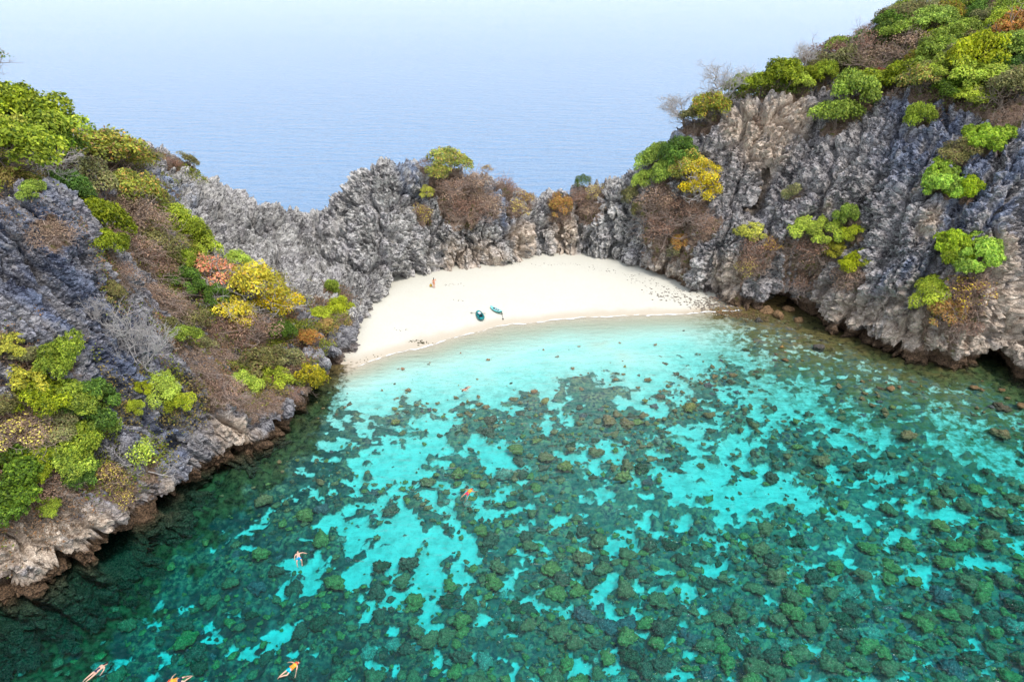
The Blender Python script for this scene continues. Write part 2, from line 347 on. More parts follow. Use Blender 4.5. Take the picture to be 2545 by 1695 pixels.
def build_rock(name, label, cat, sel, voxel, mat, grp):
    mask = sel & (drough > -1.6)
    cell = mask[:-1, :-1] | mask[1:, :-1] | mask[:-1, 1:] | mask[1:, 1:]
    vm = np.zeros(mask.shape, bool)
    vm[:-1, :-1] |= cell; vm[1:, :-1] |= cell; vm[:-1, 1:] |= cell; vm[1:, 1:] |= cell
    idx = -np.ones(mask.shape, int); idx[vm] = np.arange(vm.sum()); n = vm.sum()
    top = np.column_stack([XX[vm], YY[vm], HL[vm]]); bot = top.copy(); bot[:, 2] = -6.5
    iy, ix = np.nonzero(cell)
    a, b, c, d = idx[iy, ix], idx[iy, ix + 1], idx[iy + 1, ix + 1], idx[iy + 1, ix]
    F = [np.column_stack([a, b, c, d]), np.column_stack([d, c, b, a]) + n]
    cp = np.pad(cell, 1)
    for dy, dx, p, r in ((-1, 0, a, b), (0, 1, b, c), (1, 0, c, d), (0, -1, d, a)):
        e = ~cp[iy + 1 + dy, ix + 1 + dx]; F.append(np.column_stack([p[e], p[e] + n, r[e] + n, r[e]]))
    V = np.vstack([top, bot]); F = np.vstack(F)
    # undercut notch at the water and beach line, caves
    gyv, gxv = np.gradient(dland, GS); gxx = grid_at(gxv, V[:, 0], V[:, 1]); gyy = grid_at(gyv, V[:, 0], V[:, 1])
    z = V[:, 2].copy()
    amt = 1.5 * sstep(2.1, 1.0, z) * sstep(-4, -.5, z) * (.5 + fbm(V[:, 0] * .2, V[:, 1] * .2, 2, 3))
    me0 = mesh_np(name, V, F)
    o = bpy.data.objects.new(name, me0); C.objects.link(o)
    md = o.modifiers.new('even', 'REMESH'); md.mode = 'VOXEL'; md.voxel_size = voxel * 1.6; md.use_smooth_shade = False
    me1 = baked(o); V = verts_of(me1).astype(float)
    z = V[:, 2]; dl = grid_at(dland, V[:, 0], V[:, 1])
    gxx = grid_at(gxv, V[:, 0], V[:, 1]); gyy = grid_at(gyv, V[:, 0], V[:, 1])
    amt = .9 * sstep(2.2, 1.2, z) * sstep(-3.5, -.8, z) * (.35 + 1.1 * fbm(V[:, 0] * .22, V[:, 1] * .22, 2, 3)) * sstep(5, 2, dl)
    V[:, 0] += gxx * amt; V[:, 1] += gyy * amt
    calm = np.zeros(len(V))
    for c_, r_, p_ in CAVES:
        dd = np.sqrt(((V - c_) ** 2).sum(1)); f_ = 1 - sstep(r_ * .8, r_ * 1.15, dd); V += p_[None] * f_[:, None]
    me1.vertices.foreach_set('co', V.astype(np.float32).ravel()); me1.update()
    o.data = me1; md.voxel_size = voxel
    me2 = baked(o); bpy.data.meshes.remove(me0)
    V = verts_of(me2).astype(float)
    calm = np.zeros(len(V))
    for c_, r_, p_ in CAVES:
        for f_ in (0, .35, .7, 1): calm = np.maximum(calm, 1 - sstep(r_ * .8, r_ * 1.5, np.sqrt(((V - c_ - p_ * f_) ** 2).sum(1))))
    vg = grid_at(VEGMAP, V[:, 0], V[:, 1])
    for k, v in (('veg', vg), ('calm', calm), ('warm', grid_at(WARMMAP, V[:, 0], V[:, 1])), ('blue', grid_at(BLUEMAP, V[:, 0], V[:, 1])), ('dry', sstep(-.1, .5, grid_at(BB, V[:, 0], V[:, 1])))):
        me2.attributes.new(k, 'FLOAT', 'POINT').data.foreach_set('value', v.astype(np.float32))
    o.modifiers.clear(); o.data = me2
    gm = o.modifiers.new('relief', 'NODES'); gm.node_group = grp
    me3 = baked(o); o.modifiers.clear()
    bm = bmesh.new(); bm.from_mesh(me3)
    bmesh.ops.delete(bm, geom=[v for v in bm.verts if v.co.z < -5.3], context='VERTS'); bm.to_mesh(me3); bm.free()
    me3.polygons.foreach_set('use_smooth', np.zeros(len(me3.polygons), bool))
    me3.materials.clear(); me3.materials.append(mat); me3.name = name; o.data = me3
    o['kind'] = 'structure'; o['label'] = label
    print(name, len(me3.vertices)); return o
# ------------------------------------------------------------------ what grows where
# kind, image column, row and half-width used to find the spot on the ground, height/width, label
PLANTS = [
 ('green',45,325,62,.85,'light green tree with reddish outer twigs, topmost on the left cliff above the sea'),
 ('twiggy',14,215,30,.9,'sparse twig crown sticking up highest at the left edge of the photo'),
 ('green',105,362,62,.85,'broad bright green tree on top of the left cliff'),
 ('darkgreen',130,402,56,.8,'dark green tree at the seaward end of the left cliff top'),
 ('green',40,420,66,.8,'green tree below the yellow one at the top of the left cliff'),
 ('yellowleaf',18,375,46,.9,'yellow leaved tree at the left edge on the cliff top'),
 ('orange',172,345,28,.8,'small tree with orange leaf tips at the cliff top edge against the sea'),
 ('bare',120,445,42,.6,'grey bare branches hanging under the dark green cliff top tree'),
 ('darkgreen',165,480,34,1.1,'dark green bush under the bare branches beside the slab edge'),
 ('green',80,480,22,.8,'small green bush on the rim of the blue grey slab'),
 ('autumn',255,405,58,.7,'wide green and orange mottled canopy beside the cliff top tree'),
 ('autumn',320,420,42,.7,'mottled tree at the seaward end of the wide orange green canopy'),
 ('olive',215,440,40,.8,'olive brown bush under the wide mottled canopy'),
 ('autumn',330,480,48,.8,'orange dotted olive bush above the twiggy gully'),
 ('olive',385,500,32,.7,'olive shrub at the edge of the rubble ridge'),
 ('dry',300,520,40,.7,'leafless brown bush under the orange dotted olive bush'),
 ('dry',370,550,44,.7,'brown twiggy bush beside the rubble ridge'),
 ('green',235,550,44,.9,'bright green bush between the slab edge and the twiggy gully'),
 ('green',262,615,34,.9,'green bush hanging below the bright green one by the slab edge'),
 ('lime',430,548,38,.8,'lime green bush at the top of the row beside the rubble ridge'),
 ('green',465,580,38,.8,'green bush in the middle of the row beside the rubble ridge'),
 ('lime',500,615,34,.8,'lime bush at the lower end of the row beside the rubble ridge'),
 ('olive',400,610,40,.7,'dull olive bush left of the lime row in the gully'),
 ('dry',320,610,48,.6,'grey brown twig thicket in the middle of the gully'),
 ('dry',380,660,48,.6,'grey brown twig thicket with curling branches above the red brown slope'),
 ('dry',300,680,36,.6,'brown twigs on the gully floor beside the slab'),
 ('olive',280,725,26,.6,'olive tuft along the slab edge'),
 ('green',455,650,28,.9,'small green bush left of the red leaved shrub'),
 ('darkgreen',465,700,32,.8,'dark green bush below the red leaved shrub'),
 ('red',528,680,42,.8,'red orange leaved shrub among green ones on the left flank'),
 ('lime',595,665,28,.8,'lime bush between the red shrub and the big yellow tree'),
 ('darkgreen',530,735,26,.8,'dark bush under the red leaved shrub'),
 ('yellow',640,740,66,.75,'large round tree with bright yellow leaves on the left flank'),
 ('yellow',690,770,44,.7,'yellow tree joined to the seaward side of the large yellow one'),
 ('yellow',590,780,40,.7,'thin yellow leaved tree under the large yellow one'),
 ('dry',640,830,50,.5,'brown twigs below the large yellow tree'),
 ('dry',575,820,40,.5,'reddish twigs left under the large yellow tree'),
 ('olive',480,795,30,.7,'grey green bush in the gully above the red brown slope'),
 ('olive',425,820,32,.7,'grey green bush beside the slab crest'),
 ('green',455,850,30,.7,'green low bush beside the white bare tree'),
 ('olive',500,855,26,.7,'olive bush at the top of the red brown slope'),
 ('dry',390,730,40,.4,'low reddish brush high on the brown slope'),
 ('dry',440,760,36,.4,'low reddish brush in the middle of the brown slope'),
 ('darkgreen',702,838,26,.9,'small dark green bush right below the large yellow tree'),
 ('green',822,722,20,1.2,'narrow green bush, topmost of the bright clump on the rubble slope'),
 ('lime',842,765,28,.8,'bright lime bush of the clump on the rubble slope'),
 ('lime',795,785,28,.6,'lime yellow bush at the lower left of the clump on the rubble slope'),
 ('orange',815,810,24,.6,'orange brown shrub under the bright clump on the rubble slope'),
 ('orange',765,845,28,.7,'orange brown shrub left of the bright clump'),
 ('dry',845,800,26,.6,'brown brush under the lime clump'),
 ('olive',650,905,48,.7,'pale olive bush above the two yellow green ones near the shore'),
 ('olive',700,895,36,.7,'pale olive bush facing the lagoon above the shore'),
 ('lime',602,955,30,.8,'yellow green bush, left one of the pair near the shore'),
 ('lime',685,940,28,.8,'yellow green bush, right one of the pair near the shore'),
 ('yellowleaf',772,950,34,1.0,'olive yellow shrub hanging over the shore rocks'),
 ('dry',670,990,34,.3,'low brown brush on the round shore rock'),
 ('dry',730,975,20,.3,'low brown brush at the lagoon side of the round shore rock'),
 ('dry',620,1000,28,.3,'low brown brush at the left end of the round shore rock'),
 ('dry',540,880,40,.35,'low brown brush on the slope left of the yellow green pair'),
 ('dry',560,960,36,.35,'low brown brush beside the cleft of the near slab'),
 ('dry',500,900,34,.35,'low brown brush below the grey green bushes'),
 ('bare',352,900,40,1.5,'white leafless tree standing on the rim of the slab'),
 ('bare',240,800,16,1.6,'tiny bare sapling in a crack of the slab'),
 ('dry',130,575,34,.4,'brown grass patch high on the blue grey slab'),
 ('yellowleaf',28,860,24,.8,'small yellow shrub at the left edge of the slab'),
 ('olive',65,885,24,.7,'olive tuft beside the small yellow shrub'),
 ('green',150,895,36,1.2,'tall green bush, top of the green mass on the near slab'),
 ('yellowleaf',70,940,34,.8,'yellow leaved bush at the top left of the green mass'),
 ('green',100,990,44,.8,'yellow green bush in the left of the green mass'),
 ('green',165,985,40,.8,'green bush in the middle of the green mass on the near slab'),
 ('darkgreen',225,1000,42,.9,'rounded dark green bush at the right end of the green mass'),
 ('green',245,1050,34,.9,'green bush below the rounded dark green one'),
 ('olive',150,1050,34,.7,'olive green bush in the lower part of the green mass'),
 ('green',190,1100,44,.8,'green bush above the pale lower cliff'),
 ('green',165,1150,44,.8,'green bush nearest to the water in the green mass'),
 ('darkgreen',200,1180,32,.8,'dark green bush drooping towards the pale lower cliff'),
 ('darkgreen',45,1180,60,.7,'large dark green bush at the left edge above the pale cliff'),
 ('darkgreen',10,1230,46,.7,'dark green bush cut by the left edge of the photo'),
 ('green',90,1140,36,.7,'green bush behind the large dark one at the left edge'),
 ('green',122,1262,20,.6,'small round green bush on the rim of the pale cliff'),
 ('olive',8,1010,32,.8,'grey green bush at the left edge beside a pale rock'),
 ('dryyellow',45,1060,44,.5,'brown brush dotted with yellow leaves among the near bushes'),
 ('dryyellow',110,1070,38,.5,'brown brush with yellow leaves right of the other dotted one'),
 ('dry',120,1200,32,.5,'brown twigs between the dark bush and the rim'),
 ('lime',400,965,30,.8,'lime bush in the cracks of the near slab'),
 ('lime',438,1000,26,1.0,'lime bush hanging to the right of the one in the cracks'),
 ('lime',355,965,14,.9,'tiny lime sprig left of the bush in the cracks'),
 ('lime',335,1015,15,1.1,'small lime sprig on the bare face of the slab'),
 ('limebare',365,1160,32,1.2,'sparse lime sapling low on the near slab'),
 ('dryyellow',275,1180,34,.7,'yellow dotted shrub behind the pale cliff rim'),
 ('dryyellow',310,1235,26,.7,'thin yellow dotted shrub in the cleft of the pale cliff'),
 # back wall
 ('olive',462,402,20,.7,'pale tuft on the crest of the rubble ridge'),
 ('dry',425,408,18,.6,'brown tuft beside the pale one on the rubble crest'),
 ('olive',375,388,18,.5,'low tuft at the highest point of the rubble crest'),
 ('autumn',1118,418,42,.7,'yellow green tree on top of the rock knob behind the beach'),
 ('autumn',1085,440,30,.7,'yellow leaved bush left of the tree on the knob'),
 ('dry',1058,412,20,.8,'brown twig bush on the seaward tip of the knob'),
 ('dry',1120,480,44,.5,'reddish brown brush below the tree on the knob'),
 ('dry',1180,460,38,.5,'brown brush right of the tree on the knob'),
 ('dry',1170,510,42,.45,'reddish brush in the hollow of the knob'),
 ('dry',1215,500,34,.5,'brown brush between the hollow and the little rock tower'),
 ('yellowleaf',1062,478,18,.8,'yellow bush on the left rim of the brown hollow'),
 ('dryyellow',1045,535,24,1.2,'brown and yellow brush in the gully of the knob'),
 ('dryyellow',1205,425,16,.8,'small yellow tuft beside the little rock tower'),
 ('dry',1258,462,26,.7,'brown dome shrub right of the little rock tower'),
 ('dryyellow',1305,490,24,.6,'yellow brown shrub on the low crest'),
 ('dryyellow',1285,515,24,.6,'golden shrub below the low crest'),
 ('orange',1388,508,32,.7,'orange shrub on the crest above the pillars'),
 ('dry',1385,538,18,.6,'brown stems under the orange shrub'),
 ('dry',1440,490,26,.6,'brown shrub left of the yellow tipped one'),
 ('dryyellow',1482,480,24,.8,'yellow tipped shrub on the crest behind the beach'),
 ('topiary',1449,455,19,.7,'dark green dome of a bush alone on the crest'),
 ('dry',1470,520,28,.6,'reddish brown brush in the gully behind the beach'),
 ('green',1628,392,34,.8,'rounded green bush on the seaward rim of the right cliff'),
 ('darkgreen',1690,378,34,.9,'dark green bush next to the rounded one on the rim'),
 ('green',1655,425,30,.8,'green bush in the diagonal row on the right shoulder'),
 ('autumn',1705,405,36,.8,'yellow mottled bush at the upper end of the diagonal row'),
 ('lime',1605,445,26,.8,'lime bush at the lower end of the diagonal row'),
 ('olive',1570,490,22,1.2,'olive bush hanging down at the end of the diagonal row'),
 ('olive',1590,525,18,1.2,'olive strip of leaves above the brown gully'),
 ('yellow',1740,440,42,.7,'yellow green tree beside the big boulder wall'),
 ('yellow',1735,485,44,.7,'yellow tree below its twin beside the big boulder wall'),
 ('dry',1640,490,44,.6,'reddish brown brush under the diagonal row'),
 ('dry',1700,540,48,.6,'pale brown twigs below the two yellow trees'),
 ('dry',1650,560,44,.6,'brown twigs in the middle of the right shoulder'),
 ('dry',1760,560,32,.6,'brown twigs beside the cave'),
 ('orange',1690,600,24,.6,'rusty orange shrub on the lower right shoulder'),
 ('olive',1680,620,18,.8,'olive tuft under the rusty orange shrub'),
 ('dry',1870,635,40,.9,'brown bush with a yellow top below the cave'),
 ('yellowleaf',1862,578,28,.6,'yellow top shoots above the brown bush below the cave'),
 ('dryyellow',1918,610,24,.7,'yellow dotted shrub right of the bush below the cave'),
 ('dryyellow',1852,665,26,.7,'yellow dotted shrub low under the cave'),
 ('olive',1973,480,22,.8,'small yellow olive dome alone on the grey rubble'),
 ('lime',1995,562,30,.6,'bright yellow green bush, left end of the curved clump'),
 ('lime',2050,572,34,.7,'bright yellow green bush in the middle of the curved clump'),
 ('green',2105,540,26,1.1,'green bush, top of the curved clump on the right cliff'),
 ('lime',2115,580,24,.7,'lime bush at the right of the curved clump'),
 ('yellowleaf',2078,625,22,.9,'yellow bush hanging under the curved clump'),
 ('lime',2128,650,28,.7,'lime shrub by itself below the curved clump'),
 ('dry',2015,610,42,.5,'brown brush below the curved clump'),
 ('dry',2110,680,34,.5,'brown brush beneath the lone lime shrub'),
 ('dry',1985,680,40,.4,'brown brush above the orange sea caves'),
 ('needle',2340,458,36,.8,'feathery bright green bush, left half of the pair on the grey cliff'),
 ('needle',2398,468,30,.7,'feathery green bush, right half of the pair on the grey cliff'),
 ('needle',2335,425,22,.8,'feathery green sprig above the pair on the grey cliff'),
 ('green',2282,300,26,1.2,'narrow green bush on the blue grey crag'),
 ('needle',2450,345,36,.7,'green bush near the dark cleft on the upper right'),
 ('olive',2395,375,32,.6,'olive bush left of the one near the dark cleft'),
 ('needle',2375,612,34,.6,'yellow green feathery bush, left part of the wide one near the right edge'),
 ('needle',2435,630,42,.6,'yellow green feathery bush, right part of the wide one near the right edge'),
 ('lime',2315,725,32,.7,'lime bush joined to the orange brown one on the lower right cliff'),
 ('dryyellow',2400,725,40,.7,'golden brown bush right of the lime one on the lower right cliff'),
 ('orange',2340,765,40,.7,'orange brown bush under the lime one on the lower right cliff'),
 ('dry',2395,780,36,.6,'brown bush lowest of the group on the lower right cliff'),
 ('green',2120,262,52,.85,'large round bright green tree in the notch of the right cliff'),
 ('green',2075,310,42,.8,'green tree joined to the lower left of the large round one'),
 ('green',2150,235,42,.8,'green tree joined to the upper right of the large round one'),
 ('autumn',1765,290,44,.8,'yellow green tree at the seaward corner of the right cliff'),
 ('olive',1725,310,34,.8,'olive tree at the very edge of the right cliff over the sea'),
 ('bare',1700,290,36,.9,'grey leafless tree leaning out over the sea at the right cliff'),
 ('bare',1800,245,36,1.0,'grey leafless tree on the skyline above the corner tree'),
 ('bare',1995,172,22,1.1,'thin bare tree on the skyline of the right hill'),
 ('lime',2420,175,48,.9,'tall lime tree high on the right hill'),
 ('lime',2445,225,40,.7,'lime tree below the tall one on the right hill'),
 ('lime',2365,205,42,.8,'yellow green tree left of the tall lime one'),
 ('lime',2410,255,36,.5,'lowest spreading lime tree at the edge of the bare crag'),
 ('orange',2530,120,44,1.0,'orange yellow tree with a pale trunk at the right edge'),
 ('dry',2260,140,44,.7,'leafless brown tree in the middle of the right hill'),
 ('dry',2170,165,36,.7,'leafless brown tree left of the other leafless one on the hill'),
 ('red',2180,200,26,.5,'shrub with red leaves above the large round green tree'),
 ('red',2150,195,18,.5,'small red tipped shrub left of the red leaved one'),
]
SPOTS = []      # kind, x, y, z, radius, height factor, label, group
for kind, px, py, r, hf, lab in PLANTS:
    h = hits(px, py + r * .35); k = 0
    while h is None and k < 60: k += 1; h = hits(px, py + r * .35 + k * 3)
    if h is None: print('no ground for', lab); continue
    dist = np.linalg.norm(h - (0, 0, CAM_H)); rad = r / FOC * dist * (1.34 if px < 800 else 1.22)
    SPOTS.append((kind, *h, rad, hf, lab, None, k * 3 / FOC * dist))
# the wooded hill top: scattered over the ground itself, also where the photograph does not reach
HILLM = [(2120,262,'the large round green tree'),(2420,175,'the tall lime tree'),(2410,255,'the spreading lime tree'),(2530,120,'the orange yellow tree'),(2260,140,'the leafless brown tree'),(1765,290,'the corner tree over the sea'),
         (2180,200,'the red leaved shrub'),(1995,172,'the thin bare skyline tree'),(2250,10,'the top of the skyline'),(2480,20,'the hill crest at the top edge')]
LEFTM = [(60,300,'the topmost light green tree'),(135,400,'the dark green cliff top tree'),(18,375,'the yellow cliff top tree'),(255,405,'the wide mottled canopy'),(-200,420,'the cliff beyond the left edge')]
HILL = []
for px, py in [(1740,300),(1830,262),(1925,242),(1990,240),(2030,225),(2080,200),(2190,215),(2290,250),(2350,275),(2440,285),(2530,262)]:
    h = hits(px, py)
    if h is not None: HILL.append((h[0], h[1]))
HILLP = HILL + [(88, 100), (150, 90), (150, 165), (110, 158), (80, 150), (60, 142), (45, 134), (34, 128)]
taken = [(s[1], s[2], s[4]) for s in SPOTS]
hk = {'green': 'dense green shrub', 'darkgreen': 'dark green shrub', 'olive': 'grey olive shrub', 'lime': 'yellow green shrub', 'autumn': 'mottled shrub', 'dry': 'leafless brown shrub'}
def scatter(poly, n, kinds, probs, rmin, rmax, labtail, grp, spacing):
    xs = [p[0] for p in poly]; ys = [p[1] for p in poly]; k = 0
    for _ in range(n * 30):
        if k >= n: break
        x = rng.uniform(min(xs), max(xs)); y = rng.uniform(min(ys), max(ys)); r = rng.uniform(rmin, rmax)
        if sdist(poly, np.array([x]), np.array([y]))[0] < 0: continue
        if any((x - a) ** 2 + (y - b) ** 2 < ((r + c) * spacing) ** 2 for a, b, c in taken): continue
        z = float(grid_at(TOP, x, y)); qx, qy = proj(x, y, z + r * .8)
        if z < 3 or qx > 2640 or qx < -120 or qy < -90: continue
        hq = hits(qx, qy)
        if hq is not None and hq[1] < y - 7: continue
        kind = rng.choice(kinds, p=probs); taken.append((x, y, r)); k += 1
        SPOTS.append((str(kind), x, y, z, r, rng.uniform(.65, .95), ('big ' if r > 3.5 else 'small ' if r < 2.7 else '') + hk[str(kind)] + ' ' + whereabouts(x, y, z, labtail), grp, 0.0))
scatter(HILLP, 285, list(hk), [.27, .10, .20, .15, .12, .16], 2.2, 4.2, HILLM, 'shrubs covering the right hill', .40)
scatter([(-62,60),(-52,66),(-55,84),(-70,100),(-95,100),(-90,60)], 60, list(hk), [.32, .2, .2, .1, .1, .08], 1.8, 3.2, LEFTM, 'shrubs covering the left hill top', .42)
VEG = [(x, y, z, r * (.85 if k in ('dry', 'dryyellow', 'orange') else .6)) for k, x, y, z, r, *_ in SPOTS if k != 'bare']
BROWN = blob_px([(360,700,50),(410,780,60),(540,900,60),(560,840,50),(520,980,50),(650,1000,75),(715,985,40),(1150,500,80),(1090,460,50),(1385,535,26),(1475,530,34),(1650,540,90),(1700,620,50),(1620,620,50),(2010,620,70),(1980,690,60),(2110,680,40),
   (2180,250,60),(2350,260,60),(2520,300,50),(330,620,80),(380,540,60),(60,1060,90),(330,560,60),(130,575,35),(300,1230,40),(560,760,60),(2300,760,20),(1900,300,25)])
BROWN = [(x, y, z, r * .85) for x, y, z, r in BROWN]
BREAK = sstep(.44, .56, fbm(XX * .55, YY * .55, 4, 88))           # bare rock shows through the brush
BRMAP = blobmap(BROWN) * (.12 + .88 * BREAK)
VEGMAP, WARMMAP, BLUEMAP = np.maximum(blobmap(VEG), BRMAP), blobmap(WARM), blobmap(BLUE)
mat_left = rock_material('rock_left', .77, light=(.42, .41, .425), dark=(.045, .045, .058), sz=2.6)
mat_back = rock_material('rock_back', 0, light=(.72, .70, .67), dark=(.065, .062, .066), sz=1.6)
mat_right = rock_material('rock_right', -.3, light=(.55, .52, .505), dark=(.05, .046, .052), sz=2.0)
selL = (YY < 91) & (XX < -12); selB = ~selL & (XX < 31) | ((YY > 90) & (XX < -12)); selR = XX >= 30
build_rock('left_cliff', 'steep blue grey limestone slab with a pale undercut foot', 'cliff', selL, .165, mat_left, displace_group(.77, 1.0, .26, .22, 2.4, .24, .11))
build_rock('beach_cliff', 'grey crumbly limestone ridge closing off the beach from the open sea', 'cliff', selB, .2, mat_back, displace_group(0, 1.15, .6, .42, 1.5, .24))
build_rock('right_cliff', 'high grey limestone cliff under the wooded hill', 'cliff', selR, .225, mat_right, displace_group(-.3, 1.0, .6, .38, 1.8, .2, .22))

# ------------------------------------------------------------------ sea bed and beach
def blobs2(lst, z=-3.0):
    return [(*un(px * 1.081, py * 1.081, z=z)[:2], r * 1.081 / FOC * np.linalg.norm(un(px * 1.081, py * 1.081, z=z) - (0, 0, CAM_H)), st) for px, py, r, st in lst]
sx_ = np.arange(-110, 125.01, .3); sy_ = np.arange(10, 150.01, .3)
SX, SY = np.meshgrid(sx_, sy_)
SZ = grid_at(BB, SX, SY)
def field(lst, z=-3.0):
    a = np.zeros(SX.shape); jx = (fbm(SX * .45, SY * .45, 4, 41) - .5) * 5; jy = (fbm(SX * .45, SY * .45, 4, 43) - .5) * 5
    for x, y, r, st in blobs2(lst, z):
        sy2 = 1.25
        d = np.sqrt((SX + jx - x) ** 2 + ((SY + jy - y) / sy2) ** 2); a = np.maximum(a, st * (1 - sstep(r * .35, r * 1.35, d)))
    return a
SAND = field([(900,900,60,1),(1000,870,80,1),(1100,860,80,1),(1200,840,80,1),(1300,820,90,1),(1400,800,90,1),(1500,790,80,1),(1560,800,70,.9),(1640,800,60,.8),(1000,930,60,1),(1060,930,50,1),(1130,910,60,1),(1010,1000,36,.9),
  (1200,900,50,1),(1260,920,30,.8),(870,950,40,.7),(1480,900,45,.9),(1540,870,50,.8),(1600,860,60,.8),(1700,850,50,.6),(1490,960,34,.7),(900,1080,50,.95),(950,1100,40,.8),(960,1040,40,.8),(1180,1080,50,.95),(1150,1040,30,.8),
  (1380,1040,36,.8),(1330,1075,34,.8),(1420,1060,26,.6),(1520,1080,40,.8),(1570,1110,50,1),(1640,1120,60,1),(1710,1140,50,.95),(1750,1100,40,.7),(1800,1120,44,.8),(1850,1140,36,.7),(1680,1040,50,.65),(1600,1010,40,.6),(1740,1000,40,.6),
  (920,1250,60,.95),(860,1290,60,.9),(820,1230,40,.8),(960,1310,56,.9),(1000,1240,50,.8),(1060,1250,44,.75),(890,1360,50,.95),(840,1370,30,.8),(970,1400,30,.9),(1060,1320,36,.7),(760,1200,34,.6),
  (690,1300,44,.9),(640,1310,26,.7),(860,1480,26,.9),(975,1440,22,.9),(1390,1340,22,1),(1395,1375,18,1),(1440,1420,18,1),(1445,1440,14,1),(1320,1510,28,.9),(1582,1520,26,.9),(1600,1545,18,.9),(2090,1240,26,1),(2220,1020,60,.9),(2280,1050,50,.8),(2150,1170,40,.8),
  (2190,1200,26,.8),(2270,1450,20,.9),(2300,1280,28,.8),(2310,1480,18,.9),(1420,1240,30,.7),(1300,1185,30,.7),(1470,1230,24,.7),(1700,1230,22,.6),(1860,930,50,.6),(1900,980,40,.6),(1950,1030,40,.5),(2010,1020,30,.6),(1780,930,50,.7),(1700,930,50,.6),
  (2340,1080,40,.7),(2330,1140,26,.6),(590,1430,26,.8),(340,1370,34,.6),(540,1425,22,.6),(360,1440,26,.5),(230,1480,30,.4),(610,1400,26,.5),(480,1390,30,.4),(1985,1360,16,.9),(2130,1310,18,.8),(1530,1340,16,.7),(1640,1290,24,.6),(1110,1180,34,.7),(1060,1130,26,.6),
  (300,1530,36,.5),(130,1530,30,.4),(1740,1560,26,.6),(700,1520,20,.3)])
DARKB = field([(1370,930,60,1),(1340,900,40,1),(1400,960,50,1),(1350,980,50,1),(1090,965,30,1),(1080,990,30,1),(1080,1070,50,1),(1110,1090,40,1),(1200,990,50,.9),(1240,1030,50,.9),(1250,1090,50,.9),(930,980,60,.6),(1600,905,50,.6),(1660,880,50,.6),(1460,1010,50,.5),(1230,950,26,.9),(1130,1000,30,.7),(1160,1010,30,.7)], -2.3)
n1 = fbm(SX * .5, SY * .5, 5, 51); n2 = fbm(SX * 1.6, SY * 1.6, 3, 61)
n3 = fbm(SX * .95, SY * 1.2, 5, 71)
reef = sstep(.12, .90, 1 - SAND + (n1 - .5) * .8 + (n3 - .5) * 2.6 - .27 - .22 * np.exp(-((SX + 9) / 12) ** 2 - ((SY - 61) / 13) ** 2) + .3 * sstep(-8, -24, SX + (SY - 45) * .35) + .12 * sstep(60, 46, SY))
nearbeach = sstep(-1.1, -.5, SZ) * sstep(46, 30, SX)
reef = reef * (1 - sstep(-1.5, -.8, SZ) * sstep(40, 24, SX) * sstep(-26, -20, SX)) 
reef = np.maximum(reef, DARKB * sstep(.3, .5, n1 + DARKB * .25))
dshore = -grid_at(dland, SX, SY)                       # distance from the rocks
coast = (sstep(6.5, 1.0, dshore + (n1 - .5) * 9) * (SZ < .1)) * np.maximum(sstep(-18, -26, SX), sstep(22, 34, SX))
shelf = sstep(27, 9, dshore + (n1 - .5) * 14) * sstep(24, 36, SX) * (SZ < .1)
lump = sstep(.35, .7, fbm(SX * .7, SY * .7, 3, 73)); deep = np.clip((-SZ - .8) / 2.2, 0, 1)
SZ = SZ + np.where(SZ < -.35, reef * (.15 + .35 * (n2 - .3) + deep * (.15 + .6 * lump)) + coast * (n2 - .3) * .8, 0)
SZ = np.where((grid_at(BB, SX, SY) < -.35), np.minimum(SZ, -.18), SZ)
ny, nx = SX.shape; I = np.arange(nx * ny).reshape(ny, nx)
F = np.column_stack([I[:-1, :-1].ravel(), I[:-1, 1:].ravel(), I[1:, 1:].ravel(), I[1:, :-1].ravel()])
V = np.column_stack([SX.ravel(), SY.ravel(), SZ.ravel()])
m_sand, q, b, o = material('sand_and_reef', .95); b.inputs['Specular IOR Level'].default_value = .1
g = q.n('ShaderNodeNewGeometry'); P = g.outputs['Position']; at = lambda n: q.n('ShaderNodeAttribute', attribute_name=n).outputs['Fac']
zz = q.n('ShaderNodeSeparateXYZ', {0: P}).outputs[2]
sandc = q.mix(q.noise(P, .5, 5, .6).outputs[0], (.575, .565, .49), (.63, .62, .55))
sandc = q.mix(q.rng(q.noise(P, 3.2, 4, .7).outputs[0], .5, .7, 0, .35), sandc, (.50, .46, .39))
sandc = q.mix(q.rng(q.math('ADD', zz, q.math('MULTIPLY', q.noise(P, .4, 4).outputs[0], -.25)), -.05, .22, 1, 0, True), sandc, (.52, .46, .37))
sandc = q.mix(q.rng(zz, -.7, -.2, 1, 0, True), sandc, (.76, .75, .70))
sandc = q.mix(q.math('MULTIPLY', q.rng(zz, -1.3, -.7, 1, 0), q.rng(q.noise(P, .75, 5, .7).outputs[0], .46, .64, 0, .6)), sandc, (.36, .38, .34))
sandc = q.mix(q.math('MULTIPLY', q.rng(zz, -.9, -.5, 1, 0), q.rng(q.noise(P, 2.4, 5, .75).outputs[0], .54, .72, 0, .55)), sandc, (.30, .30, .24))
reefc = q.mix(q.rng(q.noise(P, 1.2, 5, .7).outputs[0], .35, .65), (.035, .075, .085), (.27, .26, .20))  # dark end tinted blue to imitate light scattered back by the water
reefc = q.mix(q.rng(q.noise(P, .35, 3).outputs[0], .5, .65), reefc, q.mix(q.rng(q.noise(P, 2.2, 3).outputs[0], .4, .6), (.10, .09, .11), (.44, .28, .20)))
reefc = q.mix(q.math('MULTIPLY', at('dark_reef'), q.rng(q.noise(P, .8, 4, .6).outputs[0], .3, .55)), reefc, (.018, .05, .05))  # reef base colour darker towards the near left
algae = q.mix(q.rng(q.noise(P, 1.5, 5, .7).outputs[0], .38, .62), (.02, .018, .008), (.17, .13, .055))
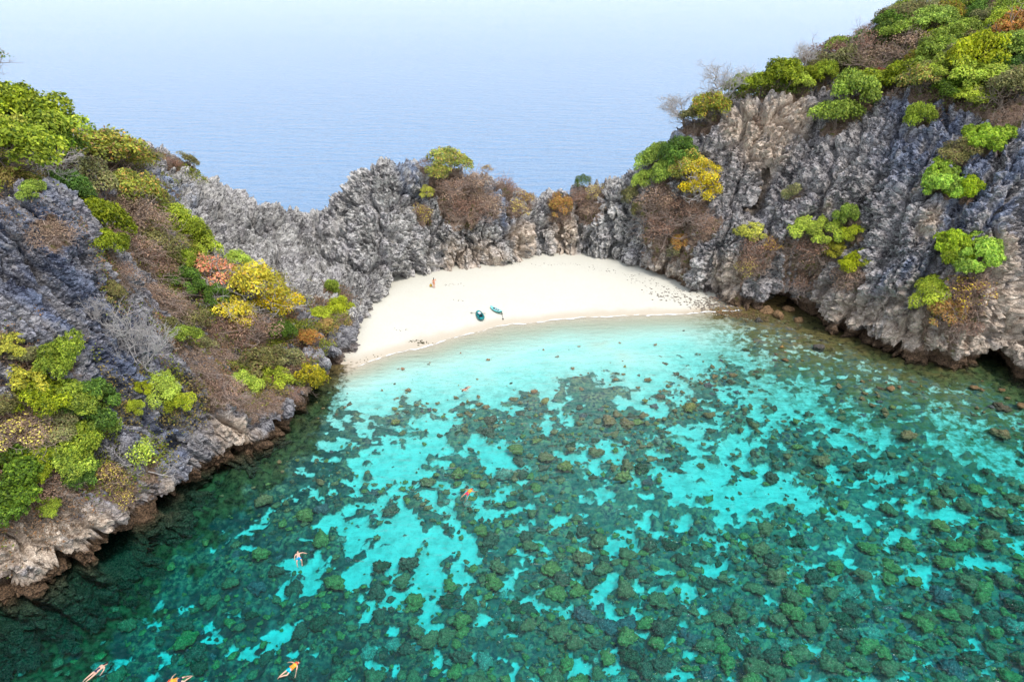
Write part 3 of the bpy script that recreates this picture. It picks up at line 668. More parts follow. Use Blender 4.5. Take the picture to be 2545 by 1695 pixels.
pebb = q.rng(q.noise(P, 2.6, 4, .7).outputs[0], .62, .66)
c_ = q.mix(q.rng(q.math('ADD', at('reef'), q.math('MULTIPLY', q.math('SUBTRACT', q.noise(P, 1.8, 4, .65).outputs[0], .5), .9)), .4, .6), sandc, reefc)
c_ = q.mix(q.math('MULTIPLY', q.math('MULTIPLY', at('lump'), at('reef')), q.rng(q.noise(P, 2.2, 4, .7).outputs[0], .46, .62, 0, .7)), c_, (.60, .38, .20))
c_ = q.mix(q.rng(q.math('ADD', at('coast'), q.math('MULTIPLY', q.math('SUBTRACT', q.noise(P, 1.3, 5, .65).outputs[0], .5), 1.3)), .35, .65), c_, algae)
c_ = q.mix(q.math('MULTIPLY', at('shelf'), q.rng(q.noise(P, 1.1, 5, .7).outputs[0], .42, .58)), c_, (.20, .145, .055))
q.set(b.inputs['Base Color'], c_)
q.set(b.inputs['Normal'], q.n('ShaderNodeBump', {'Strength': .5, 'Distance': .1, 'Height': q.noise(P, 2.2, 5, .6).outputs[0]}).outputs[0])
obj('seabed', mesh_np('seabed', V, F, mat=m_sand, smooth=True, attrs={'dark_reef': (sstep(2, -20, SX + (SY - 45) * .35) * .95 + .35 * sstep(62, 40, SY) * sstep(2, -20, SX + (SY - 45) * .35 - 30)).clip(0, 1).ravel(), 'lump': lump.ravel(), 'reef': reef.ravel(), 'coast': coast.ravel(), 'shelf': shelf.ravel()}),
    kind='structure', label='white sand beach running down into a shallow lagoon floor with dark reef patches')
fl = mesh_np('ocean_floor', [(-3e4, -3e3, -16), (3e4, -3e3, -16), (3e4, 4e4, -16), (-3e4, 4e4, -16)], [(0, 1, 2, 3)], mat=m_sand)
obj('ocean_floor', fl, kind='structure')

# ------------------------------------------------------------------ water
PATH = [(-400, 60), (-90, 75), (-60, 100), (-45, 114), (-34, 117), (-28, 126), (-5, 126), (10, 129), (22, 128), (32, 122), (45, 120), (70, 112), (100, 100), (400, 80)]
mw, q, b, o = material('bay_water'); q.t.nodes.remove(b)
g = q.n('ShaderNodeNewGeometry'); P = g.outputs['Position']
rot = q.n('ShaderNodeMapping', {'Vector': P, 'Rotation': (0, 0, R(-28)), 'Scale': (.45, 1.5, 1)}).outputs[0]
h1 = q.noise(rot, .9, 4, .6).outputs[0]; h2 = q.noise(q.n('ShaderNodeMapping', {'Vector': P, 'Rotation': (0, 0, R(18)), 'Scale': (.7, 1.6, 1)}).outputs[0], 2.3, 3, .6).outputs[0]
hh = q.math('ADD', q.math('MULTIPLY', h1, 1.0), q.math('MULTIPLY', h2, .4))
bump = q.n('ShaderNodeBump', {'Strength': 1.0, 'Distance': .3, 'Height': hh}).outputs[0]
fres = q.n('ShaderNodeFresnel', {'IOR': 1.33, 'Normal': bump}).outputs[0]
gl = q.n('ShaderNodeBsdfGlossy', {'Roughness': .08, 'Normal': bump}); tr = q.n('ShaderNodeBsdfTransparent')
mx = q.n('ShaderNodeMixShader', {0: fres, 1: tr.outputs[0], 2: gl.outputs[0]})
q.t.links.new(mx.outputs[0], o.inputs['Surface'])
va = q.n('ShaderNodeVolumeAbsorption', {'Color': (.0, .945, .965), 'Density': .31})
q.t.links.new(va.outputs[0], o.inputs['Volume'])
top = PATH + [(400, -200), (-400, -200)]; n = len(top)
bm = bmesh.new(); tv = [bm.verts.new((x, y, 0)) for x, y in top]; bv = [bm.verts.new((x, y, -18)) for x, y in top]
bm.faces.new(tv[::-1]); bm.faces.new(bv)
for i in range(n): bm.faces.new((tv[i], tv[(i + 1) % n], bv[(i + 1) % n], bv[i]))
bmesh.ops.recalc_face_normals(bm, faces=bm.faces)
me = bpy.data.meshes.new('bay_water'); bm.to_mesh(me); bm.free(); me.materials.append(mw)
obj('bay_water', me, kind='structure', label='clear turquoise lagoon water over the sand and the reef')
ms, q, b, o = material('open_sea', .1)
b.inputs['IOR'].default_value = 1.33
g = q.n('ShaderNodeNewGeometry'); P = g.outputs['Position']
def wave(rotd, sc, s, det): return q.noise(q.n('ShaderNodeMapping', {'Vector': P, 'Rotation': (0, 0, R(rotd)), 'Scale': sc}).outputs[0], s, det, .62).outputs[0]
hh = q.math('ADD', q.math('MULTIPLY', wave(12, (.35, 1.2, 1), .22, 5), 2.6), q.math('MULTIPLY', wave(-20, (.5, 1.3, 1), .8, 4), .8))
bump = q.n('ShaderNodeBump', {'Strength': 1.0, 'Distance': 1.6, 'Height': hh}).outputs[0]
q.set(b.inputs['Normal'], bump)
patch = q.noise(q.n('ShaderNodeMapping', {'Vector': P, 'Scale': (.25, 1, 1)}).outputs[0], .004, 4).outputs[0]
q.set(b.inputs['Base Color'], q.mix(patch, (.115, .27, .50), (.165, .335, .58)))
bm = bmesh.new()
vs = [bm.verts.new((x, y, 0)) for x, y in PATH] + [bm.verts.new((x, y, 0)) for x, y in [(3e4, 80), (3e4, 4e4), (-3e4, 4e4), (-3e4, 60)]]
bm.faces.new(vs); bmesh.ops.triangulate(bm, faces=bm.faces); bmesh.ops.recalc_face_normals(bm, faces=bm.faces)
if sum(f.normal.z for f in bm.faces) < 0: bmesh.ops.reverse_faces(bm, faces=bm.faces)
me = bpy.data.meshes.new('open_sea'); bm.to_mesh(me); bm.free(); me.materials.append(ms)
obj('open_sea', me, kind='structure', label='calm pale blue open sea reaching the horizon')
# ------------------------------------------------------------------ foliage
def leaf_material():
    m, q, b, o = material('foliage', .6); b.inputs['Specular IOR Level'].default_value = .25
    vc = q.n('ShaderNodeAttribute', attribute_name='Col').outputs['Color']
    oi = q.n('ShaderNodeObjectInfo').outputs['Random']
    hs = q.n('ShaderNodeHueSaturation', {'Hue': q.rng(oi, 0, 1, .485, .515), 'Saturation': q.rng(oi, 0, 1, 1.02, .86), 'Value': q.rng(oi, 0, 1, .85, 1.15), 'Color': vc})
    q.set(b.inputs['Base Color'], hs.outputs[0])
    tl = q.n('ShaderNodeBsdfTranslucent', {'Color': hs.outputs[0]})
    mx = q.n('ShaderNodeMixShader', {0: .28, 1: b.outputs[0], 2: tl.outputs[0]}); q.t.links.new(mx.outputs[0], o.inputs[0]); return m
M_LEAF = leaf_material()
M_WOOD = plain('bark', (.20, .16, .13), .9, .1)
M_PALE = plain('pale_bark', (.46, .43, .42), .9, .1)
M_BROWN = plain('brown_twig', (.36, .28, .24), .9, .1)

def leaves(n, lobes, size, pal, seed, flat=.6, lobe_pick=None):
    r = np.random.default_rng(seed)
    L = np.array(lobes); wgt = L[:, 3] ** 2; li = r.choice(len(L), n, p=wgt / wgt.sum())
    d = r.normal(size=(n, 3)); d[:, 2] = np.where(d[:, 2] < -.35, -d[:, 2], d[:, 2]); d /= np.linalg.norm(d, axis=1)[:, None]
    rad = L[li, 3] * (.72 + .33 * r.random(n) ** .6)
    bump = 1 + .22 * np.sin(d[:, 0] * 7 + li) * np.cos(d[:, 1] * 6 + li * 2)
    c = L[li, :3] + d * (rad * bump)[:, None] * np.array((1, 1, .85))
    nrm = d * .7 + r.normal(size=(n, 3)) * .55 + np.array((0, 0, flat)); nrm /= np.linalg.norm(nrm, axis=1)[:, None]
    t = np.cross(nrm, r.normal(size=(n, 3))); t /= np.linalg.norm(t, axis=1)[:, None] + 1e-9; u = np.cross(nrm, t)
    s = (size * (.6 + .8 * r.random(n)))[:, None]
    V = np.stack([c - t * s, c - u * s * .55, c + t * s, c + u * s * .55], 1).reshape(-1, 3)
    F = np.arange(4 * n).reshape(n, 4)
    pc = np.array([p[:3] for p in pal]); pw = np.array([p[3] for p in pal], float)
    lobe_bias = r.random(len(L)) * .8 + .6
    pi = r.choice(len(pal), n, p=pw / pw.sum())
    col = 1.3 * pc[pi] * ((.7 + .6 * r.random(n)) * lobe_bias[li])[:, None]
    return V, F, np.repeat(col, 4, 0)
def make_lobes(seed, k, spread=.74, rmin=.15, rmax=.34, up=.5):
    k = int(k * 1.8)
    r = np.random.default_rng(seed); o = []
    for i in range(k):
        a = i / k * 2 * math.pi + r.uniform(-.5, .5); e = r.random() ** .6 * spread
        o.append((math.cos(a) * e, math.sin(a) * e, up * (1 - (e / spread) ** 2 * .55) + r.uniform(-.12, .14), r.uniform(rmin, rmax)))
    return o
def tube_np(V, F, p, q_, r0, r1, k=3):
    p = np.array(p, float); q_ = np.array(q_, float); d = q_ - p; L = np.linalg.norm(d)
    if L < 1e-6: return
    d /= L; a = np.cross(d, (0, 0, 1) if abs(d[2]) < .9 else (1, 0, 0)); a /= np.linalg.norm(a); b = np.cross(d, a); n0 = len(V)
    for c, r in ((p, r0), (q_, r1)):
        for i in range(k):
            th = i * 2 * math.pi / k; V.append(c + (a * math.cos(th) + b * math.sin(th)) * r)
    for i in range(k): F.append((n0 + i, n0 + (i + 1) % k, n0 + k + (i + 1) % k, n0 + k + i))
def twigs(seed, n_main, depth, reach, thick, up=.8, curl=.35, base_z=-.25, kids=3):
    r = np.random.default_rng(seed); V = []; F = []
    def grow(p, d, L, th, lev):
        cur = np.array(p, float); dd = np.array(d, float); segs = 3
        for i in range(segs):
            dd = dd + r.normal(size=3) * curl; dd[2] += .05; dd /= np.linalg.norm(dd)
            nx = cur + dd * L / segs; tube_np(V, F, cur, nx, th * (1 - i * .22), th * (1 - (i + 1) * .22)); cur = nx
            if lev < depth:
                for _ in range(kids if i else 1):
                    k = dd + r.normal(size=3) * .75; k[2] = abs(k[2]) * .6 + .05; k /= np.linalg.norm(k); grow(cur, k, L * r.uniform(.45, .7), th * .5, lev + 1)
    for i in range(n_main):
        a = i / n_main * 6.283 + r.uniform(-.4, .4); d = np.array((math.cos(a), math.sin(a), up * r.uniform(.5, 1.4))); d /= np.linalg.norm(d)
        grow((0, 0, base_z), d, reach * r.uniform(.8, 1.1), thick, 0)
    return np.array(V), np.array(F)
G1 = [(.19,.27,.012,5),(.27,.36,.02,4),(.38,.44,.03,2),(.07,.13,.012,2)]
D1 = [(.07,.15,.012,5),(.11,.21,.015,4),(.19,.30,.02,1.5),(.035,.08,.01,2)]
L1 = [(.34,.42,.015,5),(.24,.33,.015,4),(.46,.50,.03,3),(.14,.19,.02,1)]
O1 = [(.20,.20,.06,5),(.13,.14,.05,4),(.28,.26,.08,2),(.20,.13,.07,1.5)]
A1_ = [(.22,.26,.02,4),(.34,.33,.02,3),(.50,.26,.04,1.3),(.12,.15,.02,3),(.22,.12,.05,1)]
Y1 = [(.62,.52,.02,5),(.48,.44,.02,4),(.32,.33,.02,2),(.6,.36,.03,.8)]
YL = [(.42,.38,.02,5),(.30,.30,.02,4),(.16,.19,.02,2)]
OR = [(.42,.24,.05,5),(.34,.17,.05,4),(.30,.27,.05,2)]
RD = [(.60,.13,.07,4),(.50,.22,.08,2),(.22,.20,.05,2)]
DR = [(.25,.15,.10,4),(.17,.10,.07,4),(.33,.22,.14,2)]
DY = [(.25,.15,.10,4),(.55,.44,.03,2.5),(.17,.10,.07,3)]
N1 = [(.22,.36,.015,5),(.32,.42,.02,4),(.11,.2,.015,2)]
#      palette, leaves, leaf size, lobes, twigs(n_main, depth, reach, thick), wood
KIND = {'green': (G1, 3000, .062, 11, (5, 1, .7, .03), M_WOOD), 'darkgreen': (D1, 3000, .062, 11, (5, 1, .7, .03), M_WOOD),
 'lime': (L1, 2400, .062, 10, (6, 1, .75, .028), M_WOOD), 'olive': (O1, 2000, .055, 10, (7, 2, .8, .025), M_WOOD),
 'autumn': (A1_, 2300, .062, 12, (6, 2, .85, .03), M_WOOD), 'yellow': (Y1, 1500, .055, 12, (8, 2, .9, .03), M_PALE),
 'yellowleaf': (YL, 1500, .068, 8, (6, 1, .8, .028), M_WOOD), 'orange': (OR, 1300, .06, 9, (7, 2, .85, .025), M_BROWN),
 'red': (RD, 700, .055, 9, (8, 2, .95, .03), M_PALE), 'dry': (DR, 620, .045, 9, (12, 2, .95, .024), M_BROWN),
 'dryyellow': (DY, 700, .048, 9, (9, 2, .95, .020), M_BROWN), 'needle': (N1, 3600, .085, 9, (6, 1, .8, .025), M_WOOD),
 'twiggy': (OR + D1, 260, .07, 8, (5, 2, 1.1, .03), M_WOOD), 'limebare': (L1, 420, .07, 8, (4, 2, 1.1, .035), M_PALE), 'topiary': (D1, 2600, .05, 1, (3, 0, .4, .03), M_WOOD),
 'bare': (DR, 0, .05, 5, (4, 3, .95, .035), M_PALE)}
PROTO = {}
def protos(kind):
    if kind in PROTO: return PROTO[kind]
    pal, n, sz, nl, tw, wood = KIND[kind]; out = []; n = int(n * (2.6 if n > 2000 else 1.9)); sz *= .58 if n > 3900 else .68
    for v in range(3):
        sd = (sum(map(ord, kind)) * 7 + v * 101) % 99991
        lob = make_lobes(sd, nl) if kind != 'topiary' else [(0, 0, .25, .85)]
        fm = None
        if n:
            V, F, c = leaves(n, lob, sz, pal, sd + 1, flat=.5 if kind != 'needle' else .1)
            fm = mesh_np('foliage_' + kind, V, F, c, M_LEAF)
        V, F = twigs(sd + 2, tw[0], tw[1], tw[2], tw[3], kids=2 if kind != 'bare' else 3)
        out.append((fm, mesh_np('branches_' + kind, V, F, mat=wood)))
    PROTO[kind] = out; return out
NAME = {'dry': 'dry_shrub', 'bare': 'bare_tree', 'dryyellow': 'dry_shrub', 'twiggy': 'sparse_tree', 'limebare': 'sparse_tree', 'needle': 'feathery_shrub', 'topiary': 'round_shrub'}
CAT = {'bare': 'tree', 'twiggy': 'tree', 'limebare': 'tree'}
V, F = [], []; tube_np(V, F, (0, 0, -.4), (0, 0, 1), 1, .6, 6); TRUNK = mesh_np('trunk', V, F, mat=M_WOOD)
for i, (kind, x, y, z, r, hf, lab, grp, lift) in enumerate(SPOTS):
    fm, bmesh_ = protos(kind)[i % 3]
    tree = ('tree' in lab and 'under' not in lab[:40]) or kind in CAT
    nm = NAME.get(kind, {'green': 'green_', 'darkgreen': 'dark_green_', 'lime': 'lime_', 'olive': 'olive_', 'autumn': 'mottled_', 'yellow': 'yellow_', 'yellowleaf': 'yellow_', 'orange': 'orange_', 'red': 'red_'}.get(kind, '') + ('tree' if tree else 'shrub'))
    lift = min(lift, 7) + (.3 * r if tree else 0)
    sl = np.array([float(grid_at(TOP, x - 1.5, y) - grid_at(TOP, x + 1.5, y)) / 3, float(grid_at(TOP, x, y - 1.5) - grid_at(TOP, x, y + 1.5)) / 3])
    sl = sl / max(1, np.hypot(*sl) / .75) * (.25 if tree else .8); up = Vector((sl[0], sl[1], 1)).normalized()
    qr = Vector((0, 0, 1)).rotation_difference(up) @ Matrix.Rotation(rng.uniform(0, 6.28), 3, 'Z').to_quaternion()
    e = obj(nm, None, loc=(x, y, z + .15), rot=qr.to_euler(), label=lab, category=CAT.get(kind, 'tree' if tree else 'shrub'), group=grp)
    sx = rng.uniform(.85, 1.3); 
    if fm: obj('foliage', fm, e, loc=(0, 0, lift), sc=(r * sx * 1.08, r * 1.08, r * hf * 1.45))
    obj('branches', bmesh_, e, loc=(0, 0, lift), sc=(r * sx, r, r * hf * 1.3))
    if lift > .5: obj('trunk', TRUNK, e, sc=(.09 * r, .09 * r, lift))

# ------------------------------------------------------------------ low growth that nobody could count
def cover(name, label, mapv, n, pal, size, hgt, seed, bounds, wd=.5):
    r = np.random.default_rng(seed); x = r.uniform(bounds[0], bounds[1], n); y = r.uniform(bounds[2], bounds[3], n)
    w_ = grid_at(mapv, x, y); k = (r.random(n) < w_) & (grid_at(TOP, x, y) > 2.2); x, y = x[k], y[k]; n = len(x)
    lump = fbm(x * .55, y * .55, 3, seed); z = grid_at(TOP, x, y) + hgt * (r.random(n) ** .7) * (.2 + 1.4 * lump) + .1
    nrm = r.normal(size=(n, 3)) * .8 + np.array((0, -.3, .6)); nrm /= np.linalg.norm(nrm, axis=1)[:, None]
    t = np.cross(nrm, r.normal(size=(n, 3))); t /= np.linalg.norm(t, axis=1)[:, None]; u = np.cross(nrm, t); s = (size * (.5 + r.random(n)))[:, None]; c = np.column_stack([x, y, z])
    V = np.stack([c - t * s, c - u * s * wd, c + t * s, c + u * s * wd], 1).reshape(-1, 3)
    pc = np.array([p[:3] for p in pal]); pw = np.array([p[3] for p in pal], float); tone = fbm(x * .22, y * .22, 3, seed + 3)
    pi = np.clip((np.clip((tone - .3) / .4, 0, .999) * len(pal) + r.normal(size=n) * .8).astype(int), 0, len(pal) - 1)
    obj(name, mesh_np(name, V, np.arange(4 * n).reshape(n, 4), np.repeat(pc[pi] * (.65 + .7 * r.random(n))[:, None], 4, 0), M_LEAF), kind='stuff', label=label)
HMAP = sstep(-1, 1.5, sdist(HILLP, XX, YY)); BMAP = BRMAP * (1 - HMAP)
cover('undergrowth', 'mixed green and brown undergrowth between the hill shrubs', HMAP, 260000, [(.12,.18,.02,1),(.2,.26,.03,1),(.26,.19,.10,1),(.27,.29,.05,1),(.16,.22,.02,1),(.24,.17,.10,1)], .16, 1.7, 5, (30, 110, 85, 150))
cover('dry_brush', 'reddish brown dry brush carpeting ledges and gullies', BMAP, 620000, [(.30,.19,.14,1),(.24,.17,.13,1),(.40,.30,.24,1),(.34,.28,.24,1),(.36,.20,.13,1),(.26,.22,.20,1)], .24, 1.0, 9, (-60, 80, 40, 130), .11)

LMAP = blobmap([(x, y, z, r * 1.6) for k, x, y, z, r, *_ in SPOTS if x < -16 and y < 112 and k not in ('dry', 'bare', 'dryyellow')]) * sstep(.36, .5, fbm(XX * .5, YY * .5, 4, 12))
cover('slope_scrub', 'low green, yellow and rust coloured scrub between the bushes of the left flank', LMAP, 600000, [(.34,.28,.08,1),(.2,.26,.03,1),(.30,.36,.04,1),(.16,.22,.03,1),(.36,.22,.10,1),(.26,.19,.12,1)], .11, 1.1, 25, (-65, -14, 38, 112))
# ------------------------------------------------------------------ corals on the reef
def coral_mat(name, a, b_, sc=3.0):
    m, q, b, o = material(name, .9); b.inputs['Specular IOR Level'].default_value = .1
    oc = q.n('ShaderNodeTexCoord').outputs['Object']
    v = q.voro(oc, sc * 3).outputs['Distance']; n = q.noise(oc, sc, 4, .65).outputs[0]
    q.set(b.inputs['Base Color'], q.mix(q.rng(q.math('ADD', q.math('MULTIPLY', v, .8), n), .45, 1.0), b_, a)); return m
CM = [coral_mat('tan_coral', (.36,.13,.07), (.98,.38,.19)), coral_mat('yellow_green_coral', (.34,.16,.06), (.98,.50,.17)), coral_mat('brown_coral', (.16,.07,.05), (.62,.27,.18)),
      coral_mat('mauve_coral', (.18,.09,.10), (.60,.28,.28)), coral_mat('dark_green_coral', (.07,.05,.03), (.32,.22,.13)), coral_mat('pale_coral', (.3,.2,.16), (.85,.62,.5))]
CN = ['tan', 'yellow_green', 'brown', 'mauve', 'dark_green', 'pale']; CL = ['tan', 'yellow green', 'brown', 'mauve grey', 'dark green', 'pale spotted']
def dome(seed, k=4):
    bm = bmesh.new(); bmesh.ops.create_icosphere(bm, subdivisions=k, radius=1)
    bmesh.ops.delete(bm, geom=[v for v in bm.verts if v.co.z < -.35], context='VERTS')
    V = np.array([v.co[:] for v in bm.verts]); F = np.array([[l.vert.index for l in f.loops] for f in bm.faces]); bm.verts.index_update(); 
    F = np.array([[v.index for v in f.verts] for f in bm.faces]); bm.free()
    r = np.random.default_rng(seed); P = r.normal(size=(110 if k > 3 else 11, 3)); P[:, 2] = abs(P[:, 2]) * .8; P /= np.linalg.norm(P, axis=1)[:, None]
    D = np.sqrt(((V[:, None] - P[None]) ** 2).sum(-1)); d = D.min(1); kr = r.uniform(.75, 1.25, len(P))[D.argmin(1)]
    az = np.arctan2(V[:, 1], V[:, 0]); out = 1 + .12 * np.sin(az * 2 + seed) + .12 * np.sin(az * 3 + seed * 2.1) + .08 * np.sin(az * 7 + seed)
    s = (1.05 - (1.5 if k > 3 else 1.0) * np.clip(d, 0, .45)) * (.72 + .28 * kr) * out
    return V * s[:, None] * np.array((1, 1, .6)), F
DOME = [dome(i) for i in range(6)]; DLOW = [dome(40 + i, 2) for i in range(6)]
LAGM = [(742,1385,'the swimmer in blue shorts'),(722,1662,'the swimmer in turquoise shorts'),(241,1667,'the snorkeller with blue fins'),(442,1690,'the swimmer cut by the bottom edge'),(1168,1222,'the swimmer in red shorts'),(1155,968,'the snorkeller nearest the beach'),
        (2033,872,'the lone dark rock'),(1480,1020,'the big grey reef patch'),(1770,1210,'the largest sand patch'),(1545,1520,'the curved sand streak'),(2250,1340,'the right hand sand pockets'),(2440,1580,'the bottom right corner'),(1900,1600,'the bottom edge'),(1010,1380,'the long sand patch')]
RG = reef * (1 - np.clip(coast, 0, 1)) 
def rat(G, x, y):
    i = np.clip(((x - sx_[0]) / .3).astype(int), 0, G.shape[1] - 1); j = np.clip(((y - sy_[0]) / .3).astype(int), 0, G.shape[0] - 1); return G[j, i]
n = 90000
cpx = rng.uniform(-80, 2640, n); cpy_ = rng.uniform(840, 1790, n)
u = (cpx - 1272.5) / FOC; v = (847.5 - cpy_) / FOC; t = (-3 - CAM_H) / (-math.sin(PITCH) + v * math.cos(PITCH))
cx = u * t; cyy = (math.cos(PITCH) + v * math.sin(PITCH)) * t
cr = np.clip(.25 * np.exp(rng.normal(size=n) * .55), .09, .95)
clus = fbm(cx * .16, cyy * .16, 3, 91); prob = rat(RG, cx, cyy) * sstep(.38, .55, clus + rng.random(n) * .12) + .022 * (rat(SZ, cx, cyy) < -.45)
prob *= .8 * (rat(SZ, cx, cyy) < -.45) * np.clip(62 / cyy, 0, 1) ** 2 * (.25 + .75 * sstep(-16, 2, cx + (cyy - 45) * .2)) * (1 - .7 * sstep(22, 40, cx) * sstep(52, 62, cyy))
keep = np.nonzero(rng.random(n) < prob)[0]
grid = {}; pts = []
for k in keep[np.argsort(-cr[keep])]:
    x, y, r = cx[k], cyy[k], cr[k]; g0 = (int(x // 2), int(y // 2)); ok = True
    for a in (-1, 0, 1):
        for b in (-1, 0, 1):
            for (X, Y, Rr) in grid.get((g0[0] + a, g0[1] + b), ()):
                if (X - x) ** 2 + (Y - y) ** 2 < ((r + Rr) * .72) ** 2: ok = False
        if not ok: break
    if ok: grid.setdefault(g0, []).append((x, y, r)); pts.append((x, y, r))
    if len(pts) > 7500: break
tone = fbm(np.array([p[0] for p in pts]) * .12, np.array([p[1] for p in pts]) * .12, 3, 95)
def ckind(i):
    w_ = np.array([.46, .14 + .2 * (pts[i][1] < 62), .22, .12 * (tone[i] > .5), .12, .05]); return int(rng.choice(6, p=w_ / w_.sum()))
order = sorted(range(len(pts)), key=lambda i: -pts[i][2] / (pts[i][1] ** 2 + 2300) ** .5)
single = set(order[:300]); mesh_of = {}
joinV = [[] for _ in CM]; joinF = [[] for _ in CM]; joinN = [0] * len(CM)
for i, (x, y, r) in enumerate(pts):
    c = ckind(i); z = float(rat(SZ, np.array([x]), np.array([y]))[0]); hz = r * rng.uniform(.7, 1.1); a = rng.uniform(0, 6.28)
    if i in single:
        key = (c, i % 6)
        if key not in mesh_of: mesh_of[key] = mesh_np(CN[c] + '_coral', *DOME[i % 6], mat=CM[c], smooth=False)
        big = r > .75; tall = c < 2
        obj(CN[c] + '_coral', mesh_of[key], loc=(x, y, z + r * (.4 if c < 2 else .05)), rot=(0, 0, a), sc=(r * rng.uniform(.85, 1.2), r, hz * 1.15), category='coral', group=CL[c] + ' corals on the lagoon floor',
            label=('large ' if big else '') + CL[c] + ' coral ' + whereabouts(x, y, z, LAGM))
    else:
        V, F = DLOW[i % 6]; ca, sa = math.cos(a), math.sin(a)
        W = np.column_stack([(V[:, 0] * ca - V[:, 1] * sa) * r + x, (V[:, 0] * sa + V[:, 1] * ca) * r + y, V[:, 2] * hz + z + (r * .3 if c < 2 else -.04)])
        joinV[c].append(W); joinF[c].append(F + joinN[c]); joinN[c] += len(V)
for c in range(len(CM)):
    if joinV[c]: obj(CN[c] + '_coral_cover', mesh_np(CN[c] + '_coral_cover', np.vstack(joinV[c]), np.vstack(joinF[c]), mat=CM[c]), kind='stuff', label='small ' + CL[c] + ' corals scattered over the reef')
print('corals', len(pts))

# ------------------------------------------------------------------ stones, wrack and boulders
def rock_mesh(name, seed, mat, k=2, sq=.7):
    bm = bmesh.new(); bmesh.ops.create_icosphere(bm, subdivisions=k, radius=1); r = random.Random(seed); ph = [r.uniform(0, 6) for _ in range(6)]
    for v in bm.verts:
        c = v.co; s = 1 + .22 * math.sin(c.x * 2.6 + ph[0]) * math.cos(c.y * 2.2 + ph[1]) + .16 * math.sin(c.z * 4 + ph[2]) + .12 * math.sin(c.x * 7 + ph[3]) * math.sin(c.y * 6 + ph[4]) + r.uniform(-.08, .08)
        v.co = Vector((c.x * s, c.y * s * .8, c.z * s * sq))
    me = bpy.data.meshes.new(name); bm.to_mesh(me); bm.free(); me.materials.append(mat); return me
M_BOULD = coral_mat('brown_shore_rock', (.24, .15, .08), (.06, .04, .025), 1.2); M_DARK = coral_mat('dark_wet_rock', (.10, .09, .08), (.03, .028, .025), 1.2)
M_PEB = coral_mat('grey_beach_stone', (.20, .17, .14), (.07, .06, .05), 2); M_WRACK = plain('seaweed', (.06, .055, .025), .8, .2)
def ground(px, py):
    h = hits(px, py); return h
for i, (px, py, r, m_, lab) in enumerate([(1905,775,22,M_BOULD,'orange brown boulder at the left of the sea cave mouth'),(1935,790,20,M_BOULD,'brown boulder in front of the sea cave mouth'),(1960,772,16,M_BOULD,'brown boulder inside the sea cave mouth'),
    (1985,798,16,M_BOULD,'brown boulder at the right of the sea cave mouth'),(1885,800,14,M_DARK,'dark wet boulder lowest before the sea cave'),(2033,872,17,M_DARK,'dark rock standing by itself in the shallow water'),
    (2040,850,8,M_DARK,'small dark stone behind the lone rock in the water')]):
    h = hits(px, py, BB)
    rr = r / FOC * np.linalg.norm(h - (0, 0, CAM_H)) * .72; z = max(h[2], -.4)
    obj('boulder', rock_mesh('boulder', i, m_, 3, .8), loc=(h[0], h[1], z + rr * .15), rot=(0, 0, i * 1.3), sc=(rr, rr, rr), label=lab, category='boulder')
V_, F_, n0 = [], [], 0
base = [rock_mesh('s', 90 + i, M_PEB, 1, .5) for i in range(4)]
bd = []
for me in base:
    V = verts_of(me); bd.append((V, np.array([p.vertices[:] for p in me.polygons]))); bpy.data.meshes.remove(me)
def pebbles(name, label, regions, mat):
    Vs, Fs, n0 = [], [], 0
    for (x0, y0, x1, y1, wd, cnt, rmin, rmax) in regions:
        for _ in range(cnt):
            tt = rng.random(); px = x0 + (x1 - x0) * tt + rng.normal() * wd; py = y0 + (y1 - y0) * tt + rng.normal() * wd * .5
            p = un(px, py, z=.4); z = float(grid_at(BB, p[0], p[1])); p = un(px, py, z=z)
            if grid_at(dland, p[0], p[1]) > 1.5: continue
            z = float(grid_at(BB, p[0], p[1])); s = rng.uniform(rmin, rmax); a = rng.uniform(0, 6.28); V, F = bd[rng.integers(4)]
            W = np.column_stack([(V[:, 0] * math.cos(a) - V[:, 1] * math.sin(a)) * s + p[0], (V[:, 0] * math.sin(a) + V[:, 1] * math.cos(a)) * s + p[1], V[:, 2] * s * .45 + z + s * .05])
            Vs.append(W); Fs.append(F + n0); n0 += len(V)
    obj(name, mesh_np(name, np.vstack(Vs), np.vstack(Fs), mat=mat), kind='stuff', label=label)
pebbles('beach_stones', 'dark stones strewn over the right end of the beach', [(1560,690,1700,725,12,70,.05,.16),(1620,725,1800,760,18,190,.05,.24),(1720,755,1840,772,12,200,.07,.26),(1450,664,1600,690,7,60,.04,.15),(1230,655,1450,658,4,40,.04,.13),(1100,708,1150,704,4,14,.04,.15)], M_PEB)
pebbles('shore_rubble', 'brown rubble along the foot of the right cliff', [(1840,790,2050,850,18,260,.1,.4),(2050,860,2300,930,14,220,.1,.4),(1780,775,1900,800,14,150,.08,.35)], M_BOULD)
pebbles('seaweed_wrack', 'small dark seaweed clumps left on the sand', [(1025,850,1060,853,5,34,.05,.2),(975,818,1015,820,4,7,.05,.14),(1130,742,1150,745,3,6,.06,.13),(870,905,960,880,8,14,.05,.14)], M_WRACK)

